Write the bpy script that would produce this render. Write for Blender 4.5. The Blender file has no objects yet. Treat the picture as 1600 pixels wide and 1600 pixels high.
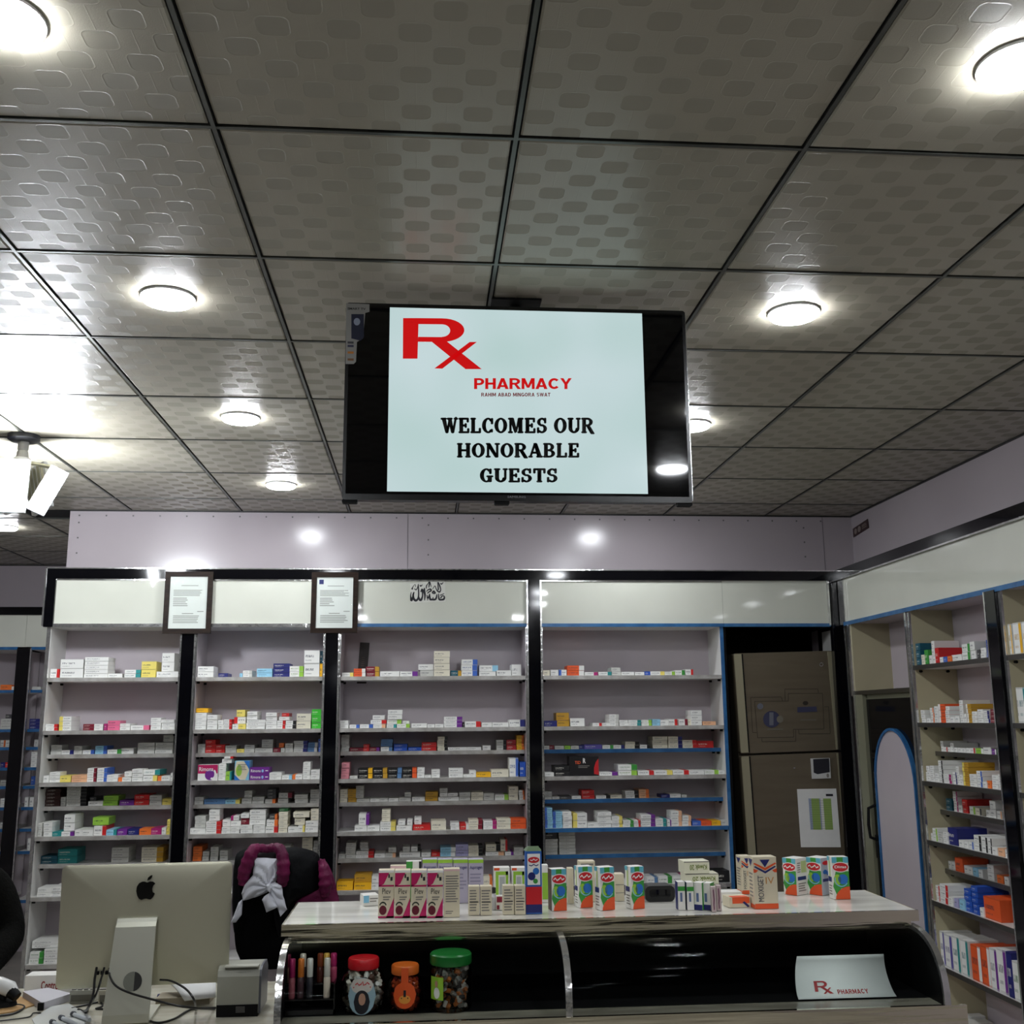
import bpy, math, random
from mathutils import Vector, Matrix
random.seed(7)
S = bpy.context.scene
C = S.collection
PI = math.pi

# ------------------------------------------------------------------ camera
CZ = 1.55
YAW, PITCH, ROLL, FPX = 0.0841199, 0.1951997, -0.0078954, 1642.67
def _basis():
    cy, sy, cp, sp = math.cos(YAW), math.sin(YAW), math.cos(PITCH), math.sin(PITCH)
    f = Vector((sy*cp, cy*cp, sp)); r = Vector((cy, -sy, 0)); u = r.cross(f)
    cr, sr = math.cos(ROLL), math.sin(ROLL)
    return cr*r+sr*u, -sr*r+cr*u, f
CR, CU, CF = _basis()
cam = bpy.data.cameras.new('camera'); camo = bpy.data.objects.new('camera', cam); C.objects.link(camo)
cam.sensor_fit = 'HORIZONTAL'; cam.sensor_width = 36; cam.lens = FPX/1600*36
cam.clip_start = 0.05; cam.clip_end = 60
m = Matrix.Identity(4)
for i in range(3):
    m[i][0] = CR[i]; m[i][1] = CU[i]; m[i][2] = -CF[i]
m[2][3] = CZ
camo.matrix_world = m
S.camera = camo

# ------------------------------------------------------------------ world, exposure
W = bpy.data.worlds.new('night'); S.world = W; W.use_nodes = True
W.node_tree.nodes['Background'].inputs[0].default_value = (0.6, 0.65, 0.75, 1)
W.node_tree.nodes['Background'].inputs[1].default_value = 0.02
S.view_settings.view_transform = 'Standard'
try: S.view_settings.look = 'None'
except Exception: pass
S.view_settings.gamma = 1
S.view_settings.use_curve_mapping = False
S.view_settings.exposure = 0.22
LAMP = 112.0        # radiance of the round ceiling lights
PANEL = 165.0       # radiance of the folding LED lamp
SCREEN = 0.80      # radiance of the television picture

# ------------------------------------------------------------------ measured directions -> world points (camera calibrated on the ceiling grid)
O0 = Vector((0, 0, CZ))
def ray(x, y): return CR*((x-800)/FPX) - CU*((y-800)/FPX) + CF
def atY(x, y, Y): d = ray(x, y); return O0 + d*(Y/d.y)
def atX(x, y, X): d = ray(x, y); return O0 + d*(X/d.x)
def atZ(x, y, Z): d = ray(x, y); return O0 + d*((Z-CZ)/d.z)
def px(p):
    p = Vector(p)-O0; d = p.dot(CF)
    return 800+FPX*p.dot(CR)/d, 800-FPX*p.dot(CU)/d
def Xat(x, Y, z):
    y = px((0.3, Y, z))[1]
    for _ in range(4):
        p = atY(x, y, Y); y = px((p.x, Y, z))[1]
    return p.x
def Yat(x, X, z):
    Y = 4.4; y = px((X, Y, z))[1]
    for _ in range(8):
        p = atX(x, y, X); y = px((X, p.y, z))[1]
    return p.y

# ------------------------------------------------------------------ materials
def lin(c):
    o = []
    for v in c[:3]:
        v = v/255.0
        o.append(v/12.92 if v <= .04045 else ((v+.055)/1.055)**2.4)
    return (o[0], o[1], o[2], 1)
MAT = {}
def bs(mt): return mt.node_tree.nodes['Principled BSDF']
def mat(name, rgb, rough=.5, metal=0, spec=.5, emit=None, estr=0, alpha=1, trans=0, coat=0, ior=None):
    if name in MAT: return MAT[name]
    mt = bpy.data.materials.new(name); mt.use_nodes = True; b = bs(mt)
    b.inputs['Base Color'].default_value = lin(rgb); b.inputs['Roughness'].default_value = rough
    b.inputs['Metallic'].default_value = metal; b.inputs['Specular IOR Level'].default_value = spec
    if emit: b.inputs['Emission Color'].default_value = lin(emit); b.inputs['Emission Strength'].default_value = estr
    b.inputs['Alpha'].default_value = alpha; b.inputs['Transmission Weight'].default_value = trans
    b.inputs['Coat Weight'].default_value = coat
    if ior: b.inputs['IOR'].default_value = ior
    MAT[name] = mt; return mt
class NT:
    def __init__(s, mt): s.t = mt.node_tree; s.n = s.t.nodes; s.l = s.t.links
    def new(s, k, **kw):
        n = s.n.new(k)
        for a, b in kw.items(): setattr(n, a, b)
        return n
    def link(s, a, b): s.l.new(a, b)
    def m(s, op, a, b=None, c=None, clamp=False):
        n = s.n.new('ShaderNodeMath'); n.operation = op; n.use_clamp = clamp
        for i, v in enumerate((a, b, c)):
            if v is None: continue
            if isinstance(v, (int, float)): n.inputs[i].default_value = v
            else: s.l.new(v, n.inputs[i])
        return n.outputs[0]
    def mix(s, fac, a, b):
        n = s.n.new('ShaderNodeMix'); n.data_type = 'RGBA'
        for i, v in ((0, fac), (6, a), (7, b)):
            if isinstance(v, (int, float)): n.inputs[i].default_value = v
            elif isinstance(v, tuple): n.inputs[i].default_value = v
            else: s.l.new(v, n.inputs[i])
        return n.outputs[2]
def noisy(name, rgb, rgb2, rough, scale, bump=0, bscale=None, detail=3, stretch=(1,1,1), metal=0, spec=.5, coords='Object', r2=None):
    if name in MAT: return MAT[name]
    mt = mat(name, rgb, rough, metal, spec); k = NT(mt); b = bs(mt)
    tc = k.new('ShaderNodeTexCoord'); mp = k.new('ShaderNodeMapping'); mp.inputs['Scale'].default_value = stretch
    k.link(tc.outputs[coords], mp.inputs[0])
    nz = k.new('ShaderNodeTexNoise'); nz.inputs['Scale'].default_value = scale; nz.inputs['Detail'].default_value = detail
    k.link(mp.outputs[0], nz.inputs['Vector'])
    f = k.m('MULTIPLY_ADD', nz.outputs[0], 3.0, -1.0, True)
    k.link(k.mix(f, lin(rgb), lin(rgb2)), b.inputs['Base Color'])
    if r2 is not None: k.link(k.m('MULTIPLY_ADD', f, r2-rough, rough), b.inputs['Roughness'])
    if bump:
        n2 = k.new('ShaderNodeTexNoise'); n2.inputs['Scale'].default_value = bscale or scale; n2.inputs['Detail'].default_value = 2
        k.link(mp.outputs[0], n2.inputs['Vector'])
        bp = k.new('ShaderNodeBump'); bp.inputs['Strength'].default_value = bump; bp.inputs['Distance'].default_value = .01
        k.link(n2.outputs[0], bp.inputs['Height']); k.link(bp.outputs[0], b.inputs['Normal'])
    return mt

def tile_material():
    mt = mat('embossed_ceiling_vinyl', (190, 186, 172), .3); k = NT(mt); b = bs(mt)
    tc = k.new('ShaderNodeTexCoord'); sp = k.new('ShaderNodeSeparateXYZ'); k.link(tc.outputs['Object'], sp.inputs[0])
    def sd(off):
        q = []
        for o, half in ((0, .0285), (1, .0255)):
            v = k.m('MULTIPLY_ADD', sp.outputs[o], 1/.12, off+.25)
            v = k.m('SUBTRACT', k.m('FRACT', k.m('ADD', v, 20.0)), .5)
            v = k.m('MULTIPLY', k.m('ABSOLUTE', v), .12)
            q.append(k.m('MAXIMUM', k.m('SUBTRACT', v, half-.014), 0.0))
        l = k.m('SQRT', k.m('ADD', k.m('MULTIPLY', q[0], q[0]), k.m('MULTIPLY', q[1], q[1])))
        return k.m('SUBTRACT', l, .014)
    d = k.m('MINIMUM', sd(0.0), sd(.5))
    inside = k.m('MULTIPLY_ADD', d, -900.0, .5, True)
    ridge = k.m('SUBTRACT', 1.0, k.m('MULTIPLY', k.m('ABSOLUTE', d), 420.0), None, True)
    seam = k.m('MULTIPLY', k.m('ABSOLUTE', k.m('SUBTRACT', k.m('FRACT', k.m('MULTIPLY_ADD', sp.outputs[0], 1/.06, 20.0)), .5)), .06)
    seam = k.m('MULTIPLY', k.m('SUBTRACT', 1.0, k.m('MULTIPLY', seam, 600.0), None, True), k.m('SUBTRACT', 1.0, inside))
    ridge = k.m('MAXIMUM', ridge, seam)
    nz = k.new('ShaderNodeTexNoise'); nz.inputs['Scale'].default_value = 330; nz.inputs['Detail'].default_value = 1
    k.link(tc.outputs['Object'], nz.inputs['Vector'])
    grain = k.m('MULTIPLY', nz.outputs[0], k.m('MULTIPLY_ADD', inside, -.35, .6))
    h = k.m('ADD', k.m('MULTIPLY_ADD', inside, -.9, grain), k.m('MULTIPLY', ridge, .6))
    bp = k.new('ShaderNodeBump'); bp.inputs['Strength'].default_value = .3; bp.inputs['Distance'].default_value = .001
    k.link(h, bp.inputs['Height']); k.link(bp.outputs[0], b.inputs['Normal'])
    k.link(k.mix(inside, lin((170, 165, 149)), lin((158, 153, 137))), b.inputs['Base Color'])
    k.link(k.m('MULTIPLY_ADD', inside, .24, .30), b.inputs['Roughness'])
    return mt
TILE = tile_material()
BLACK = mat('black_gloss_laminate', (8, 8, 12), .07, spec=.35)
MATTEBLACK = mat('matte_black', (8, 8, 9), .6, spec=.2)
LAV = noisy('lavender_laminate', (190, 181, 186), (183, 174, 180), .32, 2.5)
WALL = noisy('lavender_wall_panel', (188, 179, 184), (182, 173, 178), .2, 2)
HEADER = noisy('ivory_gloss_panel', (214, 216, 204), (208, 210, 198), .04, 3)
WHITE = noisy('white_melamine', (224, 224, 220), (214, 213, 210), .35, 4)
BEIGE = noisy('beige_melamine', (192, 184, 152), (184, 176, 146), .4, 4)
CHROME = noisy('chrome_strip', (226, 226, 224), (196, 196, 196), .14, 25, .12, 40, metal=.88)
ESTRIP = noisy('shelf_edge_foil', (206, 204, 200), (168, 164, 158), .3, 18, .1, 40, metal=.35)
BLUE = noisy('blue_protective_film', (52, 108, 160), (40, 90, 140), .25, 20, .1, 60)
STEEL = noisy('mirror_steel_trim', (240, 235, 214), (228, 221, 198), .07, 3, .16, 7, stretch=(.35, 1, 8), metal=1)
TEE = noisy('grey_metal_tee', (104, 106, 100), (84, 86, 82), .35, 8, metal=.7)
DARK = mat('dark_plenum', (5, 5, 5), .9)
ALU = mat('brushed_aluminium', (190, 188, 168), .45, .75)
GLOW = mat('lamp_diffuser', (255, 255, 255), .4, emit=(246, 250, 255), estr=LAMP)
PGLOW = mat('led_panel_face', (255, 255, 255), .4, emit=(244, 249, 255), estr=PANEL)
LAMPRIM = mat('white_lamp_rim', (235, 235, 235), .35)
FLOOR = noisy('floor_tile', (170, 165, 155), (150, 146, 138), .25, 3)
MARBLE = noisy('white_marble_top', (236, 234, 226), (206, 204, 194), .06, 3.2, stretch=(1, 5, 1), detail=8)
DESK = noisy('pale_desk_top', (206, 202, 186), (172, 167, 150), .12, 4, stretch=(1, 4, 1), detail=6)
PAPER = noisy('white_paper', (228, 228, 226), (220, 220, 218), .7, 8)
WOODF = noisy('dark_wood_frame', (46, 34, 27), (32, 24, 20), .5, 14, stretch=(1, 1, 6), spec=.12)
def glass_material(name, ior):
    mt = bpy.data.materials.new(name); mt.use_nodes = True; k = NT(mt)
    k.n.remove(k.n['Principled BSDF']); out = k.n['Material Output']
    t = k.new('ShaderNodeBsdfTransparent'); g = k.new('ShaderNodeBsdfGlossy'); g.inputs['Roughness'].default_value = .03
    t.inputs[0].default_value = (.97, .985, .975, 1)
    fr = k.new('ShaderNodeFresnel'); fr.inputs[0].default_value = ior
    mx = k.new('ShaderNodeMixShader'); k.link(fr.outputs[0], mx.inputs[0]); k.link(t.outputs[0], mx.inputs[1]); k.link(g.outputs[0], mx.inputs[2])
    k.link(mx.outputs[0], out.inputs[0]); return mt
GLASS = glass_material('clear_glass', 1.05); JARGLASS = glass_material('jar_glass', 1.4)

# ------------------------------------------------------------------ mesh builder
ORG = {}
class MB:
    def __init__(s): s.v = []; s.f = []
    def add(s, vs, fs):
        o = len(s.v); s.v += [tuple(p) for p in vs]; s.f += [tuple(i+o for i in f) for f in fs]; return s
    def box(s, x0, x1, y0, y1, z0, z1):
        x0, x1 = min(x0, x1), max(x0, x1); y0, y1 = min(y0, y1), max(y0, y1); z0, z1 = min(z0, z1), max(z0, z1)
        return s.add([(x0,y0,z0),(x1,y0,z0),(x1,y1,z0),(x0,y1,z0),(x0,y0,z1),(x1,y0,z1),(x1,y1,z1),(x0,y1,z1)],
                     [(3,2,1,0),(4,5,6,7),(0,1,5,4),(1,2,6,5),(2,3,7,6),(3,0,4,7)])
    def tube(s, pts, r, n=8, cap=True):
        pts = [Vector(p) for p in pts]; rs = r if isinstance(r, (list, tuple)) else [r]*len(pts)
        vs = []; t0 = None; up = None
        for i, p in enumerate(pts):
            t = (pts[min(i+1, len(pts)-1)]-pts[max(i-1, 0)]).normalized()
            if up is None:
                up = t.orthogonal().normalized()
            else:
                up = (up - t*up.dot(t)); up = up.normalized() if up.length > 1e-6 else t.orthogonal().normalized()
            w = t.cross(up)
            for j in range(n):
                a = 2*PI*j/n; vs.append(p + (up*math.cos(a)+w*math.sin(a))*rs[i])
        fs = [(i*n+j, i*n+(j+1) % n, (i+1)*n+(j+1) % n, (i+1)*n+j) for i in range(len(pts)-1) for j in range(n)]
        if cap: fs += [tuple(reversed(range(n))), tuple(range((len(pts)-1)*n, len(pts)*n))]
        return s.add(vs, fs)
    def lathe(s, prof, c=(0, 0, 0), n=24, sx=1, sy=1):
        vs = []
        for r, z in prof:
            for j in range(n):
                a = 2*PI*j/n; vs.append((c[0]+r*math.cos(a)*sx, c[1]+r*math.sin(a)*sy, c[2]+z))
        k = len(prof)
        fs = [(i*n+j, i*n+(j+1) % n, (i+1)*n+(j+1) % n, (i+1)*n+j) for i in range(k-1) for j in range(n)]
        fs += [tuple(reversed(range(n))), tuple(range((k-1)*n, k*n))]
        return s.add(vs, fs)
    def prism(s, poly, P0, U, V, N, depth):
        """polygon in the (U,V) plane at P0, thickness depth along N"""
        P0, U, V, N = Vector(P0), Vector(U), Vector(V), Vector(N); n = len(poly)
        a = [P0+U*p[0]+V*p[1] for p in poly]; b = [q+N*depth for q in a]
        fs = [tuple(range(n)), tuple(reversed(range(n, 2*n)))]
        fs += [(i, i+n, (i+1) % n+n, (i+1) % n) for i in range(n)]
        return s.add(a+b, fs)
    def flat(s, polys, P0, U, V):
        P0, U, V = Vector(P0), Vector(U), Vector(V)
        for p in polys: s.add([P0+U*q[0]+V*q[1] for q in p], [tuple(range(len(p)))])
        return s
    def rbox(s, x0, x1, y0, y1, z0, z1, r, n=4, axis='y'):
        """box with rounded corners seen along axis"""
        def rr(a0, a1, b0, b1):
            o = []
            for cx, cy, st in ((a1-r, b1-r, 0), (a0+r, b1-r, 90), (a0+r, b0+r, 180), (a1-r, b0+r, 270)):
                for i in range(n+1):
                    t = math.radians(st+90*i/n); o.append((cx+r*math.cos(t), cy+r*math.sin(t)))
            return o
        if axis == 'y': return s.prism(rr(x0, x1, z0, z1), (0, y0, 0), (1,0,0), (0,0,1), (0,1,0), y1-y0)
        if axis == 'z': return s.prism(rr(x0, x1, y0, y1), (0, 0, z0), (1,0,0), (0,1,0), (0,0,1), z1-z0)
        return s.prism(rr(y0, y1, z0, z1), (x0, 0, 0), (0,1,0), (0,0,1), (1,0,0), x1-x0)
    def mesh(s, name, org=(0, 0, 0), smooth=False):
        me = bpy.data.meshes.new(name)
        me.from_pydata([(p[0]-org[0], p[1]-org[1], p[2]-org[2]) for p in s.v], [], s.f)
        me.validate(); me.update()
        import bmesh
        b = bmesh.new(); b.from_mesh(me); bmesh.ops.recalc_face_normals(b, faces=b.faces); b.to_mesh(me); b.free()
        if smooth:
            me.polygons.foreach_set('use_smooth', [True]*len(me.polygons))
            try: me.set_sharp_from_angle(angle=math.radians(40))
            except Exception: pass
        return me
    def build(s, name, mt, parent=None, smooth=False, org=None, keep=False, local=False):
        """world-space vertices; origin at the parent's origin (or org)"""
        if parent is not None and org is None and not local: org = ORG.get(parent.name, (0, 0, 0))
        if org is None: org = (0, 0, 0)
        o = bpy.data.objects.new(name, s.mesh(name, org, smooth)); C.objects.link(o)
        if mt: o.data.materials.append(mt)
        if parent is not None:
            o.parent = parent
        else: o.location = org
        ORG[o.name] = org
        return o
def tag(o, label=None, cat=None, group=None, kind=None):
    if label: o['label'] = label
    if cat: o['category'] = cat
    if group: o['group'] = group
    if kind: o['kind'] = kind
    return o
def empty(name, loc, label=None, cat=None, group=None, rotz=0):
    o = bpy.data.objects.new(name, None); C.objects.link(o); o.location = loc; o.rotation_euler = (0, 0, rotz)
    o.empty_display_size = .05
    ORG[o.name] = tuple(loc); return tag(o, label, cat, group)
def struct(name, mb, mt, parent=None):
    o = mb.build(name, mt, parent)
    if parent is None: o['kind'] = 'structure'
    return o
def inst(name, me, mt, parent, loc, scale=(1, 1, 1), rotz=0):
    o = bpy.data.objects.new(name, me); C.objects.link(o); o.location = loc; o.scale = scale; o.rotation_euler = (0, 0, rotz)
    if parent is not None: o.parent = parent
    return o
def copy_tree(o, parent=None):
    c = o.copy(); C.objects.link(c); c.parent = parent
    for ch in list(o.children): copy_tree(ch, c)
    return c
def text_part(s, P0, U, V, w, h, mt, parent, name='lettering', bold=0.0, local=False):
    """string fitted into a w x h rectangle whose lower-left corner is P0"""
    cu = bpy.data.curves.new('t', 'FONT'); cu.body = s; cu.offset = bold; cu.resolution_u = 3
    to = bpy.data.objects.new('t', cu); C.objects.link(to)
    me = bpy.data.meshes.new_from_object(to); bpy.data.objects.remove(to); bpy.data.curves.remove(cu)
    if not me.vertices: return None
    xs = [v.co.x for v in me.vertices]; ys = [v.co.y for v in me.vertices]
    x0, y0 = min(xs), min(ys); sx = w/max(1e-6, max(xs)-x0); sy = h/max(1e-6, max(ys)-y0)
    P0, U, V = Vector(P0), Vector(U), Vector(V)
    org = Vector((0, 0, 0)) if (local or parent is None) else Vector(ORG.get(parent.name, (0, 0, 0)))
    for v in me.vertices: v.co = P0 + U*((v.co.x-x0)*sx) + V*((v.co.y-y0)*sy) - org
    me.name = name; me.materials.clear(); me.materials.append(mt)
    o = bpy.data.objects.new(name, me); C.objects.link(o); o.parent = parent; return o
def flat_part(polys, P0, U, V, mt, parent, name='print', local=False):
    return MB().flat(polys, P0, U, V).build(name, mt, parent, local=local)
def ell(cx, cy, rx, ry, n=20, a0=0, a1=360):
    full = abs(a1-a0) >= 360
    return [(cx+rx*math.cos(math.radians(a0+(a1-a0)*i/(n if full else n-1))), cy+ry*math.sin(math.radians(a0+(a1-a0)*i/(n if full else n-1)))) for i in range(n)]
def rect(x0, y0, x1, y1): return [(x0, y0), (x1, y0), (x1, y1), (x0, y1)]
def ring(cx, cy, rx, ry, tx, ty, a0=0, a1=360, n=20):
    o = ell(cx, cy, rx, ry, n+1, a0, a1-1e-4 if a1-a0 >= 360 else a1); i = ell(cx, cy, rx-tx, ry-ty, n+1, a0, a1-1e-4 if a1-a0 >= 360 else a1)
    return [[o[k], o[k+1], i[k+1], i[k]] for k in range(n)]
def stroke(pts, w):
    """tapered brush stroke in 2D: pts, widths"""
    out = []; n = len(pts); ws = w if isinstance(w, (list, tuple)) else [w]*n; L = []; R_ = []
    for i in range(n):
        a = pts[max(0, i-1)]; b = pts[min(n-1, i+1)]; dx, dy = b[0]-a[0], b[1]-a[1]; l = math.hypot(dx, dy) or 1
        nx, ny = -dy/l*ws[i]/2, dx/l*ws[i]/2
        L.append((pts[i][0]+nx, pts[i][1]+ny)); R_.append((pts[i][0]-nx, pts[i][1]-ny))
    return [[L[i], L[i+1], R_[i+1], R_[i]] for i in range(n-1)]
def smoothpts(pts, n=6):
    o = []
    P = [Vector(p) for p in pts]; P = [P[0]*2-P[1]]+P+[P[-1]*2-P[-2]]
    for i in range(1, len(P)-2):
        for k in range(n):
            t = k/n; a, b, c, d = P[i-1], P[i], P[i+1], P[i+2]
            o.append(.5*((2*b)+(c-a)*t+(2*a-5*b+4*c-d)*t*t+(3*b-a-3*c+d)*t*t*t))
    o.append(P[-2]); return o

# ================================================================== THE ROOM
H = 2.705
YB, YF = 5.87, 5.60          # back wall, front of the back shelving
XR, XF = 2.49, 2.265         # right wall, front of the right shelving
XL0, YD, YFRONT, XLEFT = -1.95, 8.0, -3.2, -4.3
NX0, NX1 = 1.635, 2.245      # refrigerator recess
struct('floor', MB().box(XLEFT, XR+.1, YFRONT, YD+.1, -.1, 0), FLOOR)
wb = MB().box(XL0, NX0, YB, YB+.1, 0, H+.1); wb.box(NX1, XR, YB, YB+.1, 0, H+.1); wb.box(NX0, NX1, YB, YB+.1, 2.06, H+.1)
wall_back = struct('wall_back', wb, WALL)
struct('wall_right', MB().box(XR, XR+.1, YFRONT, YB+.1, 0, H+.1), WALL)
struct('wall_left', MB().box(XLEFT-.1, XLEFT, YFRONT, YD+.1, 0, H+.1), WALL)
struct('wall_front', MB().box(XLEFT, XR, YFRONT-.1, YFRONT, 0, H+.1), noisy('shop_front_wall', (176, 172, 156), (150, 146, 132), .5, 1.5))
FGL = mat('added_window_glass', (12, 14, 18), .08)  # unseen dark panes and pale rails, added to streak the steel trim's reflections
for i_, (a_, b_) in enumerate(((-3.9, -2.9), (-2.75, -1.75), (-1.55, -.75), (-.45, .25), (.4, 1.1), (1.35, 2.2))):
    w_ = MB().box(a_, b_, YFRONT, YFRONT+.02, .25, 2.35).build('added_window_%d' % (i_+1), FGL); w_['kind'] = 'structure'
    MB().box(a_, b_, YFRONT+.02, YFRONT+.03, 1.1, 1.2).build('added_window_rail', LAMPRIM, w_)
struct('wall_far', MB().box(XLEFT, XL0, YD, YD+.1, 0, H+.1), WALL)
struct('wall_return', MB().box(XL0, XL0+.1, YB+.1, YD, 0, H+.1), WALL)
# panel joints and screw heads on the wall above the shelves
jm = MB()
for xx in (637, 1287):
    p = atY(xx, 850, YB); jm.box(p.x-.0015, p.x+.0015, YB-.0015, YB, 2.34, H)
jo = jm.build('panel_joint', mat('joint_grey', (120, 114, 120), .6), wall_back)
sm = MB()
for i in range(40):
    sm.lathe([(.004, -.0), (.004, .001)], (0, 0, 0), 6)
sm = MB()
def screw(x, z): sm.box(x-.004, x+.004, YB-.002, YB, z-.004, z+.004)
for i in range(30): screw(-1.9+i*.145, H-.03)
for xx in (-1.9, .02, 2.2):
    for i in range(4): screw(xx, 2.38+i*.085)
so = sm.build('screw_heads', mat('screw', (110, 108, 108), .4, .6), wall_back); so['kind'] = 'stuff'

# ceiling: black plenum, grey tees, each embossed tile its own piece
ceil = struct('ceiling', MB().box(XLEFT, XR, YFRONT, YD, H+.006, H+.1), DARK)
GX0, GY0, GS, GAP = -1.623, 1.934, .6, .018
TM = {}
def tile(x0, x1, y0, y1):
    w, d = round(x1-x0, 3), round(y1-y0, 3)
    if w < .03 or d < .03: return
    if (w, d) not in TM:
        b = MB(); c = .004; z1 = .005
        b.add([(c,c,0),(w-c,c,0),(w-c,d-c,0),(c,d-c,0),(0,0,c*.6),(w,0,c*.6),(w,d,c*.6),(0,d,c*.6),(0,0,z1),(w,0,z1),(w,d,z1),(0,d,z1)],
              [(0,3,2,1),(0,1,5,4),(1,2,6,5),(2,3,7,6),(3,0,4,7),(4,5,9,8),(5,6,10,9),(6,7,11,10),(7,4,8,11),(8,9,10,11)])
        me = b.mesh('tile'); me.materials.append(TILE); TM[(w, d)] = me
    inst('tile', TM[(w, d)], None, ceil, (x0, y0, H))
for i in range(-5, 7):
    for j in range(-6, 11):
        x0, x1 = GX0+i*GS+GAP/2, GX0+(i+1)*GS-GAP/2; y0, y1 = GY0+j*GS+GAP/2, GY0+(j+1)*GS-GAP/2
        x0, x1 = max(x0, XLEFT), min(x1, XR); y0, y1 = max(y0, YFRONT), min(y1, YD)
        if y0 > YB-.02 and x0 > XL0-.02: continue
        if y1 > YB and x0 >= XL0-.3 and x1 > XL0 and y0 < YB:
            y1 = YB
        elif y1 > YB and x1 > XL0: x1 = min(x1, XL0)
        tile(x0, x1, y0, y1)
for i in range(-4, 8):
    x = GX0+i*GS
    if x > XR: continue
    ye = YD if x < XL0 else YB
    MB().box(x-.0045, x+.0045, YFRONT, ye, H-.002, H+.006).build('tee_bar', TEE, ceil)
for j in range(-8, 11):
    y = GY0+j*GS
    if y > YD or y < YFRONT: continue
    xe = XR if y < YB else XL0
    MB().box(XLEFT, xe, y-.0045, y+.0045, H-.0015, H+.006).build('tee_bar', TEE, ceil)
tr = MB().box(XL0, XR, YB-.012, YB, H-.006, H).box(XR-.012, XR, YFRONT, YB, H-.006, H).box(XLEFT, XL0, YD-.012, YD, H-.006, H)
tag(tr.build('trim_1', mat('dark_edge_trim', (30, 30, 30), .5)), kind='structure')

# ------------------------------------------------------------------ round ceiling lights
def ceiling_light(x, y, label):
    t = empty('ceiling_light', (x, y, H), label, 'ceiling light', 'round ceiling lights')
    MB().lathe([(.071, 0), (.073, -.002), (.073, -.0075), (.069, -.0085)], (x, y, H), 32).build('rim', LAMPRIM, t, True)
    MB().lathe([(.070, -.006), (.0705, -.0125), (.065, -.0175), (.045, -.0205), (.002, -.0215)], (x, y, H), 32).build('diffuser', GLOW, t, True)
    return t
LL = ['round ceiling light behind the viewer on the left', 'round ceiling light cut off at the top left corner', 'round ceiling light above left, second nearest', 'round ceiling light left of the television, third back', 'small round ceiling light left of television, nearest the back wall']
RL = ['round ceiling light behind the viewer on the right', 'round ceiling light cut off at the top right corner', 'round ceiling light upper right of the television', 'round ceiling light half hidden by television right edge', 'round ceiling light hidden behind the television']
for k in range(5):
    ceiling_light(-.712, .44+1.18*k, LL[k]); ceiling_light(1.06 if k else 1.15, .44+1.18*k if k else .69, RL[k])
for k, nm in ((0, 'second row behind the viewer'), (1, 'last row near the shop front')):  # extra unseen lamp rows, added to brighten what the steel trim reflects
    ceiling_light(-.712, -.74-1.18*k, 'added unseen ceiling light on the left, '+nm); ceiling_light(1.06, -.74-1.18*k, 'added unseen ceiling light on the right, '+nm)
ceiling_light(-2.5, 6.4, 'round ceiling light in the side room at left edge')

# ------------------------------------------------------------------ folding LED lamp
def led_lamp():
    bx, by = -1.635, 4.303
    t = empty('folding_led_lamp', (bx, by, H), 'white folding LED lamp with bright wing panels hanging at left', 'lamp')
    MB().lathe([(.062, 0), (.062, -.018), (.05, -.026), (.02, -.028)], (bx, by, H), 28).build('ceiling_rose', mat('navy_black_plastic', (20, 24, 34), .4), t, True)
    MB().lathe([(.021, -.026), (.021, -.06), (.018, -.064), (.022, -.07), (.024, -.095), (.018, -.1)], (bx, by, H), 20).build('socket', mat('grey_socket', (150, 150, 148), .45), t, True)
    MB().lathe([(.03, -.095), (.034, -.10), (.034, -.125), (.02, -.13)], (bx, by, H), 20).build('hub', LAMPRIM, t, True)
    def wing(c, yaw, tilt, w=.112, h=.20):
        R = Matrix.Rotation(yaw, 3, 'Z') @ Matrix.Rotation(tilt, 3, 'Y')
        def bx_(x0, x1, y0, y1, z0, z1):
            b = MB().box(x0, x1, y0, y1, z0, z1); b.v = [tuple(Vector(c)+R @ Vector(p)) for p in b.v]; return b
        wn = bx_(-w/2, w/2, -.006, .012, -h, .012).build('wing', mat('white_lamp_housing', (215, 218, 220), .4), t)
        bx_(-w/2+.006, w/2-.006, -.009, -.006, -h+.006, .004).build('led_face', PGLOW, wn)
        for i in range(5):
            xx = -w/2+.012+i*(w-.024)/4
            bx_(xx-.0015, xx+.0015, .012, .024, -h+.02, 0).build('fin', ALU, wn)
    p = atY(22, 722, 4.25); wing((p.x, 4.25, p.z), 0.05, 0.02, .122, .205)
    p = atY(92, 737, 4.30); wing((p.x, 4.30, p.z), .35, .42, .075, .19)
    wing((bx-.10, by+.06, H-.12), -2.2, .45, .11, .19); wing((bx+.03, by+.09, H-.12), 2.6, .3, .11, .19)  # rear wings; the last one is added to light the back wall
    MB().tube([(bx, by, H-.115), (bx+.05, by-.01, H-.12), (bx+.14, by, H-.135)], .008).build('hinge_arm', ALU, t)
led_lamp()

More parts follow.
